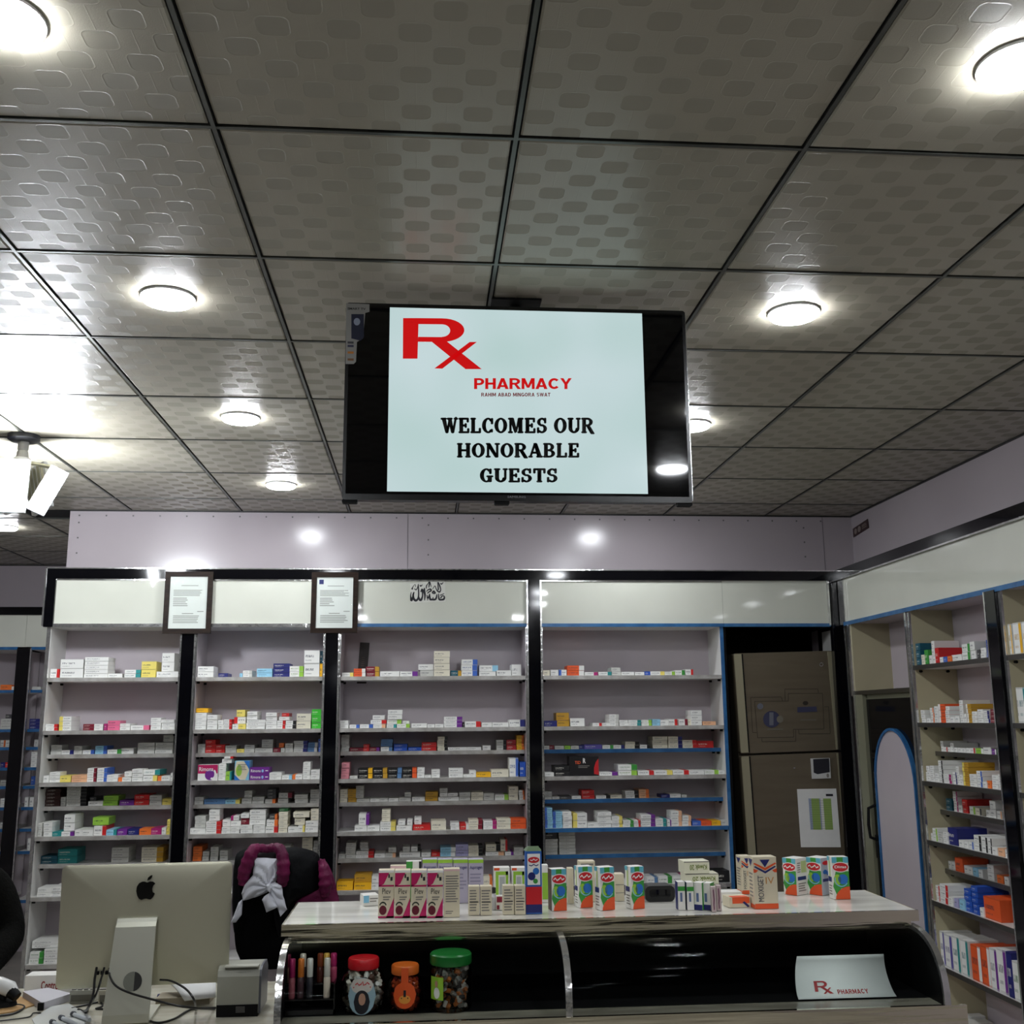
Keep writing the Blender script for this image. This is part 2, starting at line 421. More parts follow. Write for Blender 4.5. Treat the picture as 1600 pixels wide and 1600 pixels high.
# ------------------------------------------------------------------ television
GLYPH = {}
def stem(x, w=.2): return [rect(x, 0, x+w, 1), rect(x-.07, 0, x+w+.07, .09), rect(x-.07, .91, x+w+.07, 1)]
def glyphs():
    g = GLYPH
    g['E'] = (.80, stem(.08)+[rect(.1, .91, .72, 1), rect(.63, .72, .72, 1), rect(.2, .45, .56, .55), rect(.48, .36, .56, .64), rect(.1, 0, .76, .09), rect(.67, 0, .76, .3)])
    g['L'] = (.78, stem(.08)+[rect(.1, 0, .74, .09), rect(.65, 0, .74, .32)])
    g['C'] = (.84, ring(.44, .5, .43, .5, .21, .08, 42, 318)+[rect(.68, .6, .78, .98), rect(.68, .05, .76, .25)])
    g['O'] = (.94, ring(.46, .5, .45, .5, .21, .08))
    g['M'] = (1.16, [rect(.1, 0, .19, 1), rect(0, 0, .3, .09), rect(0, .91, .3, 1), [(.1, 1), (.36, 1), (.62, .1), (.5, 0)], [(.54, .0), (.62, .1), (.84, 1), (.76, 1)], rect(.8, 0, 1.02, 1), rect(.72, 0, 1.1, .09), rect(.76, .91, 1.1, 1)])
    g['S'] = (.76, ring(.38, .73, .33, .27, .17, .09, 35, 270)+ring(.37, .28, .35, .28, .18, .09, -145, 90)+[rect(.58, .66, .67, 1), rect(.04, 0, .13, .36)])
    g['U'] = (.94, [rect(.08, .3, .29, 1), rect(0, .91, .38, 1), rect(.74, .3, .83, 1), rect(.64, .91, .93, 1)]+ring(.455, .32, .375, .32, .21, .1, 180, 360))
    g['R'] = (.96, stem(.08)+ring(.44, .73, .36, .27, .19, .09, -90, 90)+[rect(.1, .91, .46, 1), rect(.1, .46, .46, .55), [(.36, .5), (.58, .5), (.96, -.06), (.72, -.06)]])
    g['H'] = (1.0, stem(.08)+stem(.7)+[rect(.2, .45, .8, .55)])
    g['N'] = (1.0, [rect(.1, 0, .19, 1), rect(0, 0, .3, .09), [(0, 1), (.28, 1), (.88, 0), (.7, 0)], rect(.79, 0, .88, 1), rect(.68, .91, 1, 1)])
    g['A'] = (.98, [[(.05, 0), (.14, 0), (.48, 1), (.4, 1)], [(.36, 1), (.56, 1), (.94, 0), (.68, 0)], rect(.2, .28, .7, .38), rect(-.02, 0, .24, .09), rect(.58, 0, 1, .09)])
    g['B'] = (.88, stem(.08)+ring(.42, .74, .33, .26, .18, .09, -90, 90)+ring(.42, .27, .40, .27, .19, .09, -90, 90)+[rect(.1, .91, .44, 1), rect(.1, .46, .44, .55), rect(.1, 0, .44, .09)])
    g['G'] = (.92, ring(.44, .5, .43, .5, .21, .08, 42, 330)+[rect(.68, .62, .78, .98), rect(.58, .02, .79, .44), rect(.48, .38, .9, .47)])
    g['T'] = (.88, stem(.34)+[rect(.03, .9, .85, 1), rect(.03, .66, .12, 1), rect(.76, .66, .85, 1)])
    g['W'] = (1.2, [[(.02, 1), (.26, 1), (.46, 0), (.32, 0)], [(.36, 0), (.46, 0), (.66, 1), (.58, 1)], [(.48, 1), (.7, 1), (.9, 0), (.76, 0)], [(.8, 0), (.9, 0), (1.12, 1.06), (1.04, 1.06)], rect(-.05, .91, .33, 1), rect(.42, .91, .78, 1), rect(.95, .91, 1.2, 1)])
    g[' '] = (.35, [])
glyphs()
def slab_text(s, sp=.11):
    x = 0; out = []
    for ch in s:
        w, ps = GLYPH[ch]
        for ox, oy in ((0, 0), (.05, 0), (-.05, 0), (0, .03), (0, -.03)): out += [[(p[0]+x+ox, p[1]+oy) for p in q] for q in ps]
        x += w+sp
    return out, x-sp
T1 = .25
SANS = {'P': (.84, [rect(0,0,T1,1)]+ring(.42,.68,.40,.32,.25,.19,-90,90)+[rect(.1,.81,.43,1), rect(.1,.36,.43,.55)]), 'H': (.86, [rect(0,0,T1,1), rect(.61,0,.86,1), rect(.1,.4,.8,.6)]),
 'A': (.98, [[(0,0),(.26,0),(.6,1),(.36,1)], [(.38,1),(.62,1),(.98,0),(.71,0)], rect(.25,.18,.72,.36)]), 'R': (.92, [rect(0,0,T1,1)]+ring(.44,.70,.42,.30,.25,.18,-90,90)+[rect(.1,.82,.45,1), rect(.1,.40,.45,.58), [(.36,.46),(.6,.46),(.94,0),(.65,0)]]),
 'M': (1.06, [rect(0,0,.23,1), rect(.83,0,1.06,1), [(0,1),(.28,1),(.63,.12),(.43,.12)], [(1.06,1),(.78,1),(.43,.12),(.63,.12)]]), 'C': (.9, ring(.48,.5,.48,.5,.25,.2,42,318)), 'Y': (.94, [rect(.345,0,.595,.5), [(0,1),(.27,1),(.58,.45),(.38,.38)], [(.94,1),(.67,1),(.36,.45),(.56,.38)]]),
 'I': (.26, [rect(0,0,T1,1)]), 'B': (.84, [rect(0,0,T1,1), rect(.1,.82,.42,1), rect(.1,.42,.42,.6), rect(.1,0,.42,.18)]+ring(.4,.74,.38,.26,.24,.17,-90,90)+ring(.42,.28,.42,.28,.25,.17,-90,90)), 'D': (.9, [rect(0,0,T1,1), rect(.1,.81,.42,1), rect(.1,0,.42,.19)]+ring(.4,.5,.5,.5,.25,.19,-90,90)),
 'N': (.88, [rect(0,0,.24,1), rect(.64,0,.88,1), [(0,1),(.27,1),(.88,0),(.61,0)]]), 'G': (.94, ring(.48,.5,.48,.5,.25,.2,42,330)+[rect(.5,.34,.94,.52), rect(.74,.08,.94,.45)]), 'O': (.98, ring(.49,.5,.49,.5,.25,.2)), 'S': (.82, ring(.4,.71,.38,.29,.22,.17,30,270)+ring(.41,.29,.41,.29,.23,.17,-150,90)),
 'W': (1.3, [[(0,1),(.26,1),(.46,0),(.26,0)], [(.26,0),(.46,0),(.76,1),(.56,1)], [(.54,1),(.76,1),(1.04,0),(.82,0)], [(.84,0),(1.04,0),(1.3,1),(1.06,1)]]), 'T': (.82, [rect(0,.8,.82,1), rect(.285,0,.535,1)]), ' ': (.4, [])}
def sans_text(s, sp=.07):
    x = 0; out = []
    for ch in s:
        w, ps = SANS[ch]; out += [[(p[0]+x, p[1]) for p in q] for q in ps]; x += w+sp
    return out, x-sp
def television():
    Y = 2.70
    x0, x1, z0, z1 = -.216, .7125, 2.115, 2.658
    t = empty('television', ((x0+x1)/2, Y, z0), 'large black flat television showing a welcome slide, hung under the ceiling', 'television')
    MB().rbox(x0, x1, Y, Y+.028, z0, z1, .008).build('cabinet', mat('tv_black_plastic', (10, 10, 12), .25), t)
    MB().box(x0+.12, x1-.12, Y+.028, Y+.075, z0+.03, z1-.12).build('rear_housing', MATTEBLACK, t)
    MB().box(x0+.009, x1-.009, Y-.0012, Y, z0+.016, z1-.009).build('glass_panel', mat('tv_glass', (3, 3, 6), .04, spec=.45), t)
    for s_ in (x0+.02, x1-.02, .55*x0+.45*x1): MB().rbox(s_-.02, s_+.02, Y+.004, Y+.024, z0-.008, z0+.002, .004).build('foot_socket', MATTEBLACK, t)
    mb = MB().box(.2, .3, Y+.075, Y+.10, 2.3, 2.6); mb.box(.235, .265, Y+.1, Y+.13, 2.45, H); mb.box(.18, .32, Y+.05, Y+.19, H-.006, H)
    mb.build('ceiling_bracket', MATTEBLACK, t)
    st = MB().box(x1-.0005, x1+.001, Y-.0005, Y+.027, z0+.004, z1-.004).build('edge_bezel', CHROME, t)
    # picture
    a = atY(608, 482, Y); b = atY(1004, 489, Y); c = atY(606, 768, Y); d = atY(1011, 772, Y)
    sx0, sx1, sz0, sz1 = (a.x+c.x)/2, (b.x+d.x)/2, (c.z+d.z)/2, (a.z+b.z)/2
    scr = mat('screen_picture', (6, 8, 8), .08, emit=(176, 205, 204), estr=SCREEN); k = NT(scr)
    nz = k.new('ShaderNodeTexNoise'); nz.inputs['Scale'].default_value = 3.5; nz.inputs['Detail'].default_value = 1
    tc = k.new('ShaderNodeTexCoord'); k.link(tc.outputs['Object'], nz.inputs['Vector'])
    k.link(k.mix(k.m('MULTIPLY_ADD', nz.outputs[0], 2.2, -.6, True), lin((186, 212, 210)), lin((206, 224, 228))), bs(scr).inputs['Emission Color'])
    screen = MB().box(sx0, sx1, Y-.0022, Y-.0012, sz0, sz1).build('screen', scr, t)
    yy = Y-.0028
    def P(zx, zy):     # slide drawing coordinates -> screen plane
        q = atY(520+zx*.3625, 460+zy*.3625, yy); return q
    RED = mat('slide_red', (60, 0, 0), .3, emit=(205, 8, 12), estr=.75); INK = mat('slide_black', (4, 4, 5), .3)
    def polys(ps, mt, name='lettering'):
        b_ = MB()
        for p in ps: b_.add([P(*q) for q in p], [tuple(range(len(p)))])
        return b_.build(name, mt, screen)
    R = [[(303,102),(370,102),(365,277),(302,277)], [(370,102),(470,103),(470,129),(369,128)], [(368,183),(470,184),(470,205),(367,204)]]
    o_ = [(470+97*math.cos(math.radians(a_)), 154-51*math.sin(math.radians(a_))) for a_ in range(-90, 91, 12)]
    i_ = [(470+36*math.cos(math.radians(a_)), 156-27*math.sin(math.radians(a_))) for a_ in range(-90, 91, 12)]
    R += [[o_[n_], o_[n_+1], i_[n_+1], i_[n_]] for n_ in range(len(o_)-1)]
    R += [[(425,203),(492,203),(642,322),(572,322)], [(590,205),(621,205),(472,320),(438,319)]]
    polys(R, RED)
    def line(s_, mt, zx, zy, w, h, bold):
        p0 = P(zx, zy+h); p1 = P(zx+w, zy+h+1); ptop = P(zx, zy)
        U = (p1-p0); wm = U.length
        return text_part(s_, p0, U.normalized(), (ptop-p0).normalized(), wm, (ptop-p0).length, mt, screen, bold=bold)
    for s_, zx, zy, w, h, sp_ in (('PHARMACY', 609, 361, 421, 47, .06), ('RAHIM ABAD MINGORA SWAT', 640, 424, 298, 16, .12)):
        ps, wd = sans_text(s_, sp_); polys([[(zx+q[0]/wd*w, zy+h*(1-q[1])) for q in p] for p in ps], RED if h > 20 else mat('slide_maroon', (40,0,0), .3, emit=(120, 20, 26), estr=.6))
    for s_, zx, zy, w, h in (('WELCOMES OUR', 470, 533, 657, 64), ('HONORABLE', 537, 642, 525, 60), ('GUESTS', 636, 751, 332, 58)):
        ps, wd = slab_text(s_); polys([[(zx+q[0]/wd*w, zy+h*(1-q[1])) for q in p] for p in ps], INK)
    text_part('SAMSUNG', tuple(atY(793, 778, Y-.0016)), (1,0,0), (0,0,1), .048, .006, mat('logo_grey', (120, 120, 124), .4), t, bold=.02)
    # stickers in the top left corner
    def q_(zx, zy): return atY(520+zx*.3625, 460+zy*.3625, Y-.002)
    st = MB().add([q_(*p) for p in ((58,38),(158,42),(158,75),(140,80),(130,190),(104,205),(100,290),(90,300),(55,300))], [tuple(range(9))]).build('sticker', mat('sticker_silver', (150, 150, 146), .3), t)
    MB().add([q_(*p)+Vector((0,-.0004,0)) for p in ((80,85),(134,85),(134,185),(120,200),(80,190))], [tuple(range(5))]).build('badge', mat('badge_navy', (28, 34, 58), .3), st)
    MB().add([q_(*p)+Vector((0,-.0006,0)) for p in ell(104, 118, 14, 16, 16)], [tuple(range(16))]).build('badge_emblem', mat('badge_grey', (150, 160, 180), .3), st)
    text_part('SMART TV', q_(64, 66)+Vector((0,-.0004,0)), (1,0,0), (0,0,1), .048, .0065, INK, st, bold=.02)
    for zy, c_ in ((203, (60,60,66)), (218, (50,50,80)), (246, (190,120,40)), (276, (120,80,40))):
        p = q_(64, zy); MB().box(p.x, p.x+.016, Y-.0026, Y-.0022, p.z-.006, p.z).build('badge', mat('badge%d' % zy, c_, .4), st)
television()

# ================================================================== SHELVING
SHZ = [1.778, 1.513, 1.393, 1.258, 1.136, .997, .857, .712, .40]
SETBACK = {2, 4, 6}
ZB0, ZB1, ZH0 = 2.288, 2.343, 2.042
def pin_mesh():
    return MB().lathe([(.006, 0), (.006, .014)], (0, 0, 0), 8).mesh('shelf_pin')
PINM = pin_mesh(); PINM.materials.append(MATTEBLACK)
def back_bay(name, label, x0, x1, post=None, left_panel=True, edge=None, panel=LAV, shelves=SHZ, trimm=CHROME, right_edge=None, YF=YF, YB=YB, dz=0, hx=None):
    hx = hx or (x0, x1); edge = edge or ESTRIP
    t = empty(name, ((x0+x1)/2, YB, 0), label, 'shelving', 'wall shelving bays')
    MB().box(x0, x1, YB-.012, YB, .05, ZB1+dz).build('back_board', LAV, t)
    MB().box(x0-.018, x0, YF+.012, YB-.012, 0, ZH0+dz).build('side_panel', panel, t)
    rp = MB().box(x1, x1+.018, YF+.012, YB-.012, 0, ZH0+dz).build('side_panel', panel, t)
    for xx in (x0-.016, x1+.016):
        pass
    MB().box(x0-.018, x0-.001, YF+.002, YF+.012, 0, ZH0+dz).build('edge_strip', CHROME, t)
    MB().box(x1+.001, x1+.018, YF+.002, YF+.012, 0, ZH0+dz).build('edge_strip', right_edge or CHROME, t)
    for i, z in enumerate(shelves):
        yf = YF+(.085 if i in SETBACK else .005)
        sh = MB().box(x0+.001, x1-.001, yf+.004, YB-.012, z-.017, z).build('shelf', WHITE, t)
        MB().box(x0+.001, x1-.001, yf, yf+.004, z-.019, z+.001).build('edge_strip', edge[i] if isinstance(edge, list) else edge, sh)
        for xx, r in ((x0, PI/2), (x1, -PI/2)):
            for yy in (yf+.03, YB-.06):
                p = inst('shelf_pin', PINM, None, t, (0, 0, 0)); p.location = (xx-(x0+x1)/2+(.001 if r > 0 else -.001), yy-YB, z-.026); p.rotation_euler = (0, r, 0)
    MB().box(x0-.018, x1+.018, YF+.004, YB-.012, ZH0+dz-.004, ZH0+dz+.014).build('top_board', WHITE, t)
    hp = MB().box(hx[0], hx[1], YF, YF+.004, ZH0+.012+dz, ZB0+dz).build('header_panel', HEADER, t)
    MB().box(x0-.02, x1+.02, YF-.008, YF+.002, ZH0-.006+dz, ZH0+.012+dz).build('header_trim', trimm, t)
    MB().box(x0-.02, x1+.02, YF-.004, YF, ZB0-.008+dz, ZB0+dz).build('header_trim', CHROME, t)
    if post:
        MB().box(post[0], post[1], YF-.012, YF+.01, 0, post[2]).build('post', BLACK, t)
        for e in post[:2]: MB().box(e-.004, e+.004, YF-.014, YF-.002, 0, post[2]).build('post_edge', CHROME, t)
    return t
FILM = [ESTRIP, ESTRIP, BLUE, ESTRIP, BLUE, BLUE, BLUE, CHROME, CHROME]
BX = [(-1.915, -1.262), (-1.172, -.527), (-.433, .538), (.632, 1.598)]
back_bay('shelf_bay', 'leftmost lavender shelving bay behind the silver computer', *BX[0], post=(-1.253, -1.182, ZH0), panel=WHITE, hx=(-1.902, -1.2185))
back_bay('shelf_bay', 'lavender shelving bay between the two framed certificates', *BX[1], post=(-.517, -.443, ZH0), hx=(-1.2165, -.481))
back_bay('shelf_bay', 'lavender shelving bay under the black calligraphy', *BX[2], post=(.549, .622, ZB0), trimm=BLUE, hx=(-.479, .548))
back_bay('shelf_bay', 'lavender shelving bay with blue shelf edges beside the refrigerator', *BX[3], edge=FILM, right_edge=BLUE, panel=WHITE, trimm=BLUE, hx=(.624, 1.619))
# header over the refrigerator, corner pillar, fascia
nk = empty('fridge_recess', (1.94, YF, 0), 'black-lined recess around the refrigerator under an ivory header', 'cabinet')
MB().box(NX0-.018, NX0, YF+.02, 6.3, 0, ZH0).build('side_panel', MATTEBLACK, nk)
MB().box(NX1, NX1+.018, YF+.02, 6.3, 0, ZH0).build('side_panel', MATTEBLACK, nk)
MB().box(NX1-.004, NX1, YF+.03, YF+.2, 1.9, ZH0-.02).build('white_liner', WHITE, nk)
MB().box(NX0, NX1, 6.28, 6.3, 0, ZH0).build('back_panel', MATTEBLACK, nk)
MB().box(NX0, NX1, YF+.02, 6.3, ZH0-.004, ZH0+.014).build('top_board', MATTEBLACK, nk)
MB().box(1.62, 2.215, YF, YF+.004, ZH0+.012, ZB0).build('header_panel', HEADER, nk)
MB().box(1.62, 2.215, YF-.008, YF+.002, ZH0-.006, ZH0+.012).build('header_trim', BLUE, nk)
MB().box(2.207, 2.217, YF-.012, YF+.004, ZH0, ZB0).build('header_trim', CHROME, nk)
MB().box(2.22, 2.285, YF-.02, YF+.02, 0, ZB0).build('corner_post', BLACK, nk)
MB().box(2.283, 2.293, YF-.026, YF-.012, 0, ZB0).build('post_edge', CHROME, nk)
fa = MB().box(-1.952, 2.285, YF-.014, YB, ZB0, ZB1)
tag(fa.build('trim_2', BLACK), kind='structure')
fe = MB().box(-1.955, 2.285, YF-.016, YF-.008, ZB1-.004, ZB1+.002); fe.box(-1.958, -1.95, YF-.016, YB, ZH0, ZB1)
tag(fe.build('trim_3', CHROME), kind='structure')
tag(MB().box(-1.95, -1.903, YF-.012, YF+.012, ZH0-.005, ZB0).build('trim_4', BLACK), kind='structure')

# right wall shelving
RZ = [1.782, 1.522, 1.393, 1.262, 1.136, 1.004, .88, .745, .478, .2]
def right_bay(label, y0, y1, post=True):
    t = empty('shelf_bay', (XR, (y0+y1)/2, 0), label, 'shelving', 'wall shelving bays')
    MB().box(XR-.012, XR, y0, y1, .05, ZH0).build('back_board', LAV, t)
    MB().box(XF+.012, XR-.012, y1, y1+.018, 0, ZH0).build('side_panel', BEIGE, t)
    MB().box(XF+.012, XR-.012, y0-.018, y0, 0, ZH0).build('side_panel', LAV, t)
    MB().box(XF+.002, XF+.012, y1+.001, y1+.018, 0, ZH0).build('edge_strip', CHROME, t)
    for i, z in enumerate(RZ):
        xf = XF+(.075 if i in SETBACK else .005)
        sh = MB().box(xf+.004, XR-.012, y0+.001, y1-.001, z-.017, z).build('shelf', WHITE, t)
        MB().box(xf, xf+.004, y0+.001, y1-.001, z-.019, z+.001).build('edge_strip', mat('dull_strip', (110, 108, 104), .3, .8), sh)
        for xx in (xf+.03, XR-.06):
            p = inst('shelf_pin', PINM, None, t, (xx-XR, y1-(y0+y1)/2-.001, z-.026)); p.rotation_euler = (PI/2, 0, 0)
    if post:
        MB().box(XF-.012, XF+.01, y0-.09, y0-.012, 0, ZH0).build('post', BLACK, t)
        MB().box(XF-.014, XF-.002, y0-.016, y0-.008, 0, ZH0).build('post_edge', CHROME, t)
    return t
RB1 = (4.075, 4.765); RB2 = (3.2, 3.965)
right_bay('right wall shelving bay with beige side, next to the arched door', *RB1)
right_bay('right wall shelving bay cut off by the right edge', *RB2)
rh = empty('wall_header', (XF, 4, ZH0), 'ivory glossy header board along the right wall shelving', 'header board')
MB().box(XF, XF+.004, 1.0, 5.55, ZH0+.012, ZB0).build('header_panel', HEADER, rh)
MB().box(XF-.008, XF+.002, 1.0, 5.52, ZH0-.008, ZH0+.012).build('header_trim', BLUE, rh)
MB().box(XF-.006, XF+.004, 5.50, 5.57, ZH0, ZB0).build('header_trim', CHROME, rh)
MB().box(XF+.004, XR, 1.0, 5.55, ZH0-.002, ZH0+.014).build('top_board', LAV, rh)
rf = MB().box(XF-.014, XR, 1.0, YF-.014, ZB0, ZB1); tag(rf.build('trim_5', BLACK), kind='structure')
tag(MB().box(XF-.017, XF-.008, 1.0, YF-.014, ZB0-.004, ZB0+.003).build('trim_6', CHROME), kind='structure')
# cubby above the door and the door with a white arch
cb = empty('door_cubby', (XR-.03, 5.15, 1.68), 'empty open cubby above the arched door', 'cabinet')
MB().box(XF+.004, XR-.002, 4.80, 5.50, 1.665, 1.685).build('bottom_board', mat('dull_strip2', (86, 82, 72), .3, .6), cb)
MB().box(XF+.004, XR-.012, 5.45, 5.47, 1.685, ZH0).build('side_panel', BEIGE, cb)
MB().box(XR-.012, XR-.002, 4.80, 5.47, 1.685, ZH0).build('back_board', LAV, cb)
MB().box(XF-.004, XF+.008, 4.790, 4.806, 0, ZH0).build('edge_strip', CHROME, cb)
MB().box(XF-.006, XF+.006, 5.46, 5.485, 1.66, ZH0).build('edge_strip', CHROME, cb)
d1 = empty('door_1', (XF, 5.15, 0)); d1['kind'] = 'structure'
MB().box(XF+.02, XF+.05, 4.83, 5.36, 0.0, 1.64).build('door_leaf', BLACK, d1)
fm = MB().box(XF+.005, XF+.05, 5.37, 5.46, 0, 1.665); fm.box(XF+.03, XF+.05, 4.81, 5.46, 1.62, 1.665)
fm.build('door_frame', mat('sage_frame', (128, 128, 108), .35), d1)
MB().box(XF-.002, XF+.01, 5.462, 5.472, 0, 1.665).build('frame_edge', CHROME, d1)
arch = [(4.855, 0.05), (5.275, .05), (5.275, 1.30)]+[(5.065+.21*math.cos(math.radians(a)), 1.30+.21*math.sin(math.radians(a))) for a in range(0, 181, 12)]+[(4.855, 1.30)]
def arch_poly(g): 
    return [(5.065-.21-g, .05), (5.065+.21+g, .05)]+[(5.065+(.21+g)*math.cos(math.radians(a)), 1.23+(.255+g)*math.sin(math.radians(a))) for a in range(0, 181, 10)]
MB().prism(arch_poly(0), (XF+.010, 0, 0), (0,1,0), (0,0,1), (1,0,0), .012).build('arch_panel', LAV, d1)
ao, ai = arch_poly(.012), arch_poly(0); b = MB(); n_ = len(ao)
b.add([(XF+.002, p[0], p[1]) for p in ao]+[(XF+.002, p[0], p[1]) for p in ai]+[(XF+.022, p[0], p[1]) for p in ao]+[(XF+.022, p[0], p[1]) for p in ai],
      [f for i in range(1, n_) for f in ((i, (i+1) % n_, n_+(i+1) % n_, n_+i), (i, 2*n_+i, 2*n_+(i+1) % n_, (i+1) % n_), (n_+i, n_+(i+1) % n_, 3*n_+(i+1) % n_, 3*n_+i))])
b.build('arch_edge', BLUE, d1)
hd = MB().tube([(XF+.02, 5.31, 1.12), (XF-.03, 5.31, 1.10), (XF-.035, 5.31, 1.02), (XF-.03, 5.31, .96), (XF+.02, 5.31, .94)], .008)
hd.box(XF+.0, XF+.02, 5.295, 5.325, .86, .97); hd.build('door_handle', MATTEBLACK, d1)

# side room shelving beyond the wall, at the far left
YS = 7.55
LS = empty('shelf_bay', (-3.0, 7.9, 0), 'dim shelving bay in the side room, left of its black post', 'shelving', 'wall shelving bays')
LS2 = empty('shelf_bay', (-2.3, 7.9, 0), 'dim narrow shelving bay in the side room, right of its black post', 'shelving', 'wall shelving bays')
for t, a, b in ((LS, -4.25, -2.79), (LS2, -2.70, -1.97)):
    MB().box(a, b, YD-.02, YD-.005, .05, 2.36).build('back_board', LAV, t)
    for z in SHZ:
        sh = MB().box(a, b, YS+.05, YD-.02, z+.0-.017, z).build('shelf', WHITE, t)
        MB().box(a, b, YS+.046, YS+.05, z-.019, z+.001).build('edge_strip', BLUE, sh)
    MB().box(a if t is LS else -2.744, -2.746 if t is LS else b, YS, YS+.01, 2.07, 2.29).build('header_panel', HEADER, t)
    MB().box(a, b, YS-.006, YS+.004, 2.05, 2.07).build('header_trim', BLUE, t)
    MB().box(a, b, YS, YD-.02, 2.05, 2.056).build('top_board', WHITE, t)
MB().box(-2.79, -2.70, YS-.012, YS+.02, 0, 2.06).build('post', BLACK, LS)
MB().box(-2.702, -2.694, YS-.014, YS, 0, 2.06).build('post_edge', CHROME, LS)
tag(MB().box(-4.25, -1.96, YS-.014, YD, 2.29, 2.345).build('trim_7', BLACK), kind='structure')

# ------------------------------------------------------------------ medicine boxes
COL = dict(w=((236,236,232),'white'), g=((204,204,198),'pale grey'), c=((230,224,204),'cream'), y=((236,218,110),'yellow'), Y=((240,182,30),'amber'),
  A=((196,150,44),'gold'), o=((236,120,50),'orange'), O=((232,92,40),'orange-red'), r=((206,36,36),'red'), R=((168,26,36),'dark red'), d=((124,22,44),'maroon'),
  D=((58,26,22),'dark brown'), p=((232,112,150),'pink'), P=((206,132,142),'dusty pink'), m=((172,32,112),'magenta'), v=((112,42,142),'purple'), V=((92,82,164),'violet'),
  b=((64,104,192),'blue'), B=((30,82,184),'royal blue'), n=((30,36,112),'navy'), l=((152,206,232),'light blue'), q=((92,132,178),'steel blue'), t=((40,142,142),'teal'),
  T=((22,88,108),'dark teal'), e=((62,152,62),'green'), E=((62,192,52),'bright green'), G=((30,92,46),'dark green'), h=((152,202,72),'lime'), j=((236,182,142),'peach'),
  k=((22,22,24),'black'), s=((72,72,74),'charcoal'), L=((172,168,208),'lilac'))
def box_material(code):
    nm = 'carton_'+code.replace('/', '_')
    if nm in MAT: return MAT[nm]
    base = COL[code[0]][0]; band = COL[code[2]][0] if len(code) > 2 else None; left = code.endswith('<')
    mt = mat(nm, base, .42); k = NT(mt); b = bs(mt)
    uv = k.new('ShaderNodeUVMap'); sp = k.new('ShaderNodeSeparateXYZ'); k.link(uv.outputs[0], sp.inputs[0])
    u, v = sp.outputs[0], sp.outputs[1]
    col = lin(base)
    if band:
        msk = k.m('LESS_THAN', u, .3) if left else k.m('GREATER_THAN', u, .7)
        col = k.mix(msk, lin(base), lin(band))
    lum = sum(base)/3
    ink = (40, 44, 60) if lum > 120 else (225, 222, 210)
    if code[0] in 'wg' and len(code) > 2 and hash_(code) % 3 == 0: ink = tuple(int(c*.75) for c in band)
    elif code[0] in 'wgc': ink = (74, 76, 88)
    mp = k.new('ShaderNodeMapping'); mp.inputs['Scale'].default_value = (34, 6, 1); k.link(uv.outputs[0], mp.inputs[0])
    oi = k.new('ShaderNodeObjectInfo'); k.link(k.m('MULTIPLY', oi.outputs['Random'], 50.0), mp.inputs['Location'])
    nz = k.new('ShaderNodeTexNoise'); nz.inputs['Scale'].default_value = 1.0; nz.inputs['Detail'].default_value = 1; k.link(mp.outputs[0], nz.inputs['Vector'])
    a0, a1 = (.36, .88) if left else (.08, .62)
    def band_(x, lo, hi): return k.m('MULTIPLY', k.m('GREATER_THAN', x, lo), k.m('LESS_THAN', x, hi))
    t1 = k.m('MULTIPLY', band_(v, .46, .64), band_(u, a0, a1))
    t1 = k.m('MULTIPLY', t1, k.m('GREATER_THAN', nz.outputs[0], .46))
    t2 = k.m('MULTIPLY', k.m('MULTIPLY', band_(v, .2, .28), band_(u, a0, a1-.12)), k.m('GREATER_THAN', nz.outputs[0], .42))
    tx = k.m('MAXIMUM', t1, k.m('MULTIPLY', t2, .6))
    col = k.mix(k.m('MULTIPLY', tx, .7), col, lin(ink))
    # darker base tone along the top and bottom of each carton front
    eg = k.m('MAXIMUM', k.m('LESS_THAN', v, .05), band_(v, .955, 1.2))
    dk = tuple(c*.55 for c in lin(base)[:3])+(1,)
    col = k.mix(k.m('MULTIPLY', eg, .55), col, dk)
    k.link(col, b.inputs['Base Color']); return mt
def hash_(s): return sum(ord(c)*(i+3) for i, c in enumerate(s))
UV_F = [[(0,0),(1,0),(1,1),(0,1)], [(.97,2),(.97,2),(.97,3),(.97,3)], [(1,4),(0,4),(0,5),(1,5)], [(.03,2),(.03,2),(.03,3),(.03,3)], [(0,2),(1,2),(1,3),(0,3)], [(0,2),(1,2),(1,3),(0,3)]]
B_V = [(-.5,-.5,0),(.5,-.5,0),(.5,.5,0),(-.5,.5,0),(-.5,-.5,1),(.5,-.5,1),(.5,.5,1),(-.5,.5,1)]
B_F = [(0,1,5,4),(1,2,6,5),(2,3,7,6),(3,0,4,7),(4,5,6,7),(3,2,1,0)]
def unit_box(UV_F):
    me = bpy.data.meshes.new('medicine_box'); me.from_pydata(B_V, [], B_F); uvl = me.uv_layers.new(name='UVMap'); i = 0
    for f in UV_F:
        for c in f: uvl.data[i].uv = c; i += 1
    me.materials.append(None); me.update(); return me
UBOX = unit_box(UV_F)
UV_R = [UV_F[0], [(.5,2)]*4, UV_F[2], [(.5,2)]*4, [(.5,2)]*4, [(.5,2)]*4]
UBOXR = unit_box(UV_R)
BOXES = []
ORD = ['first','second','third','fourth','fifth','sixth','seventh','eighth','ninth','tenth','eleventh','twelfth','thirteenth','fourteenth','fifteenth','sixteenth','seventeenth','eighteenth','nineteenth','twentieth','twenty-first','twenty-second','twenty-third','twenty-fourth','twenty-fifth','twenty-sixth','twenty-seventh','twenty-eighth','twenty-ninth','thirtieth','thirty-first','thirty-second','thirty-third']
def colname(code):
    a = COL[code[0]][1]
    if len(code) > 2 and code[2] != code[0]: a += ' and '+COL[code[2]][1]
    return a
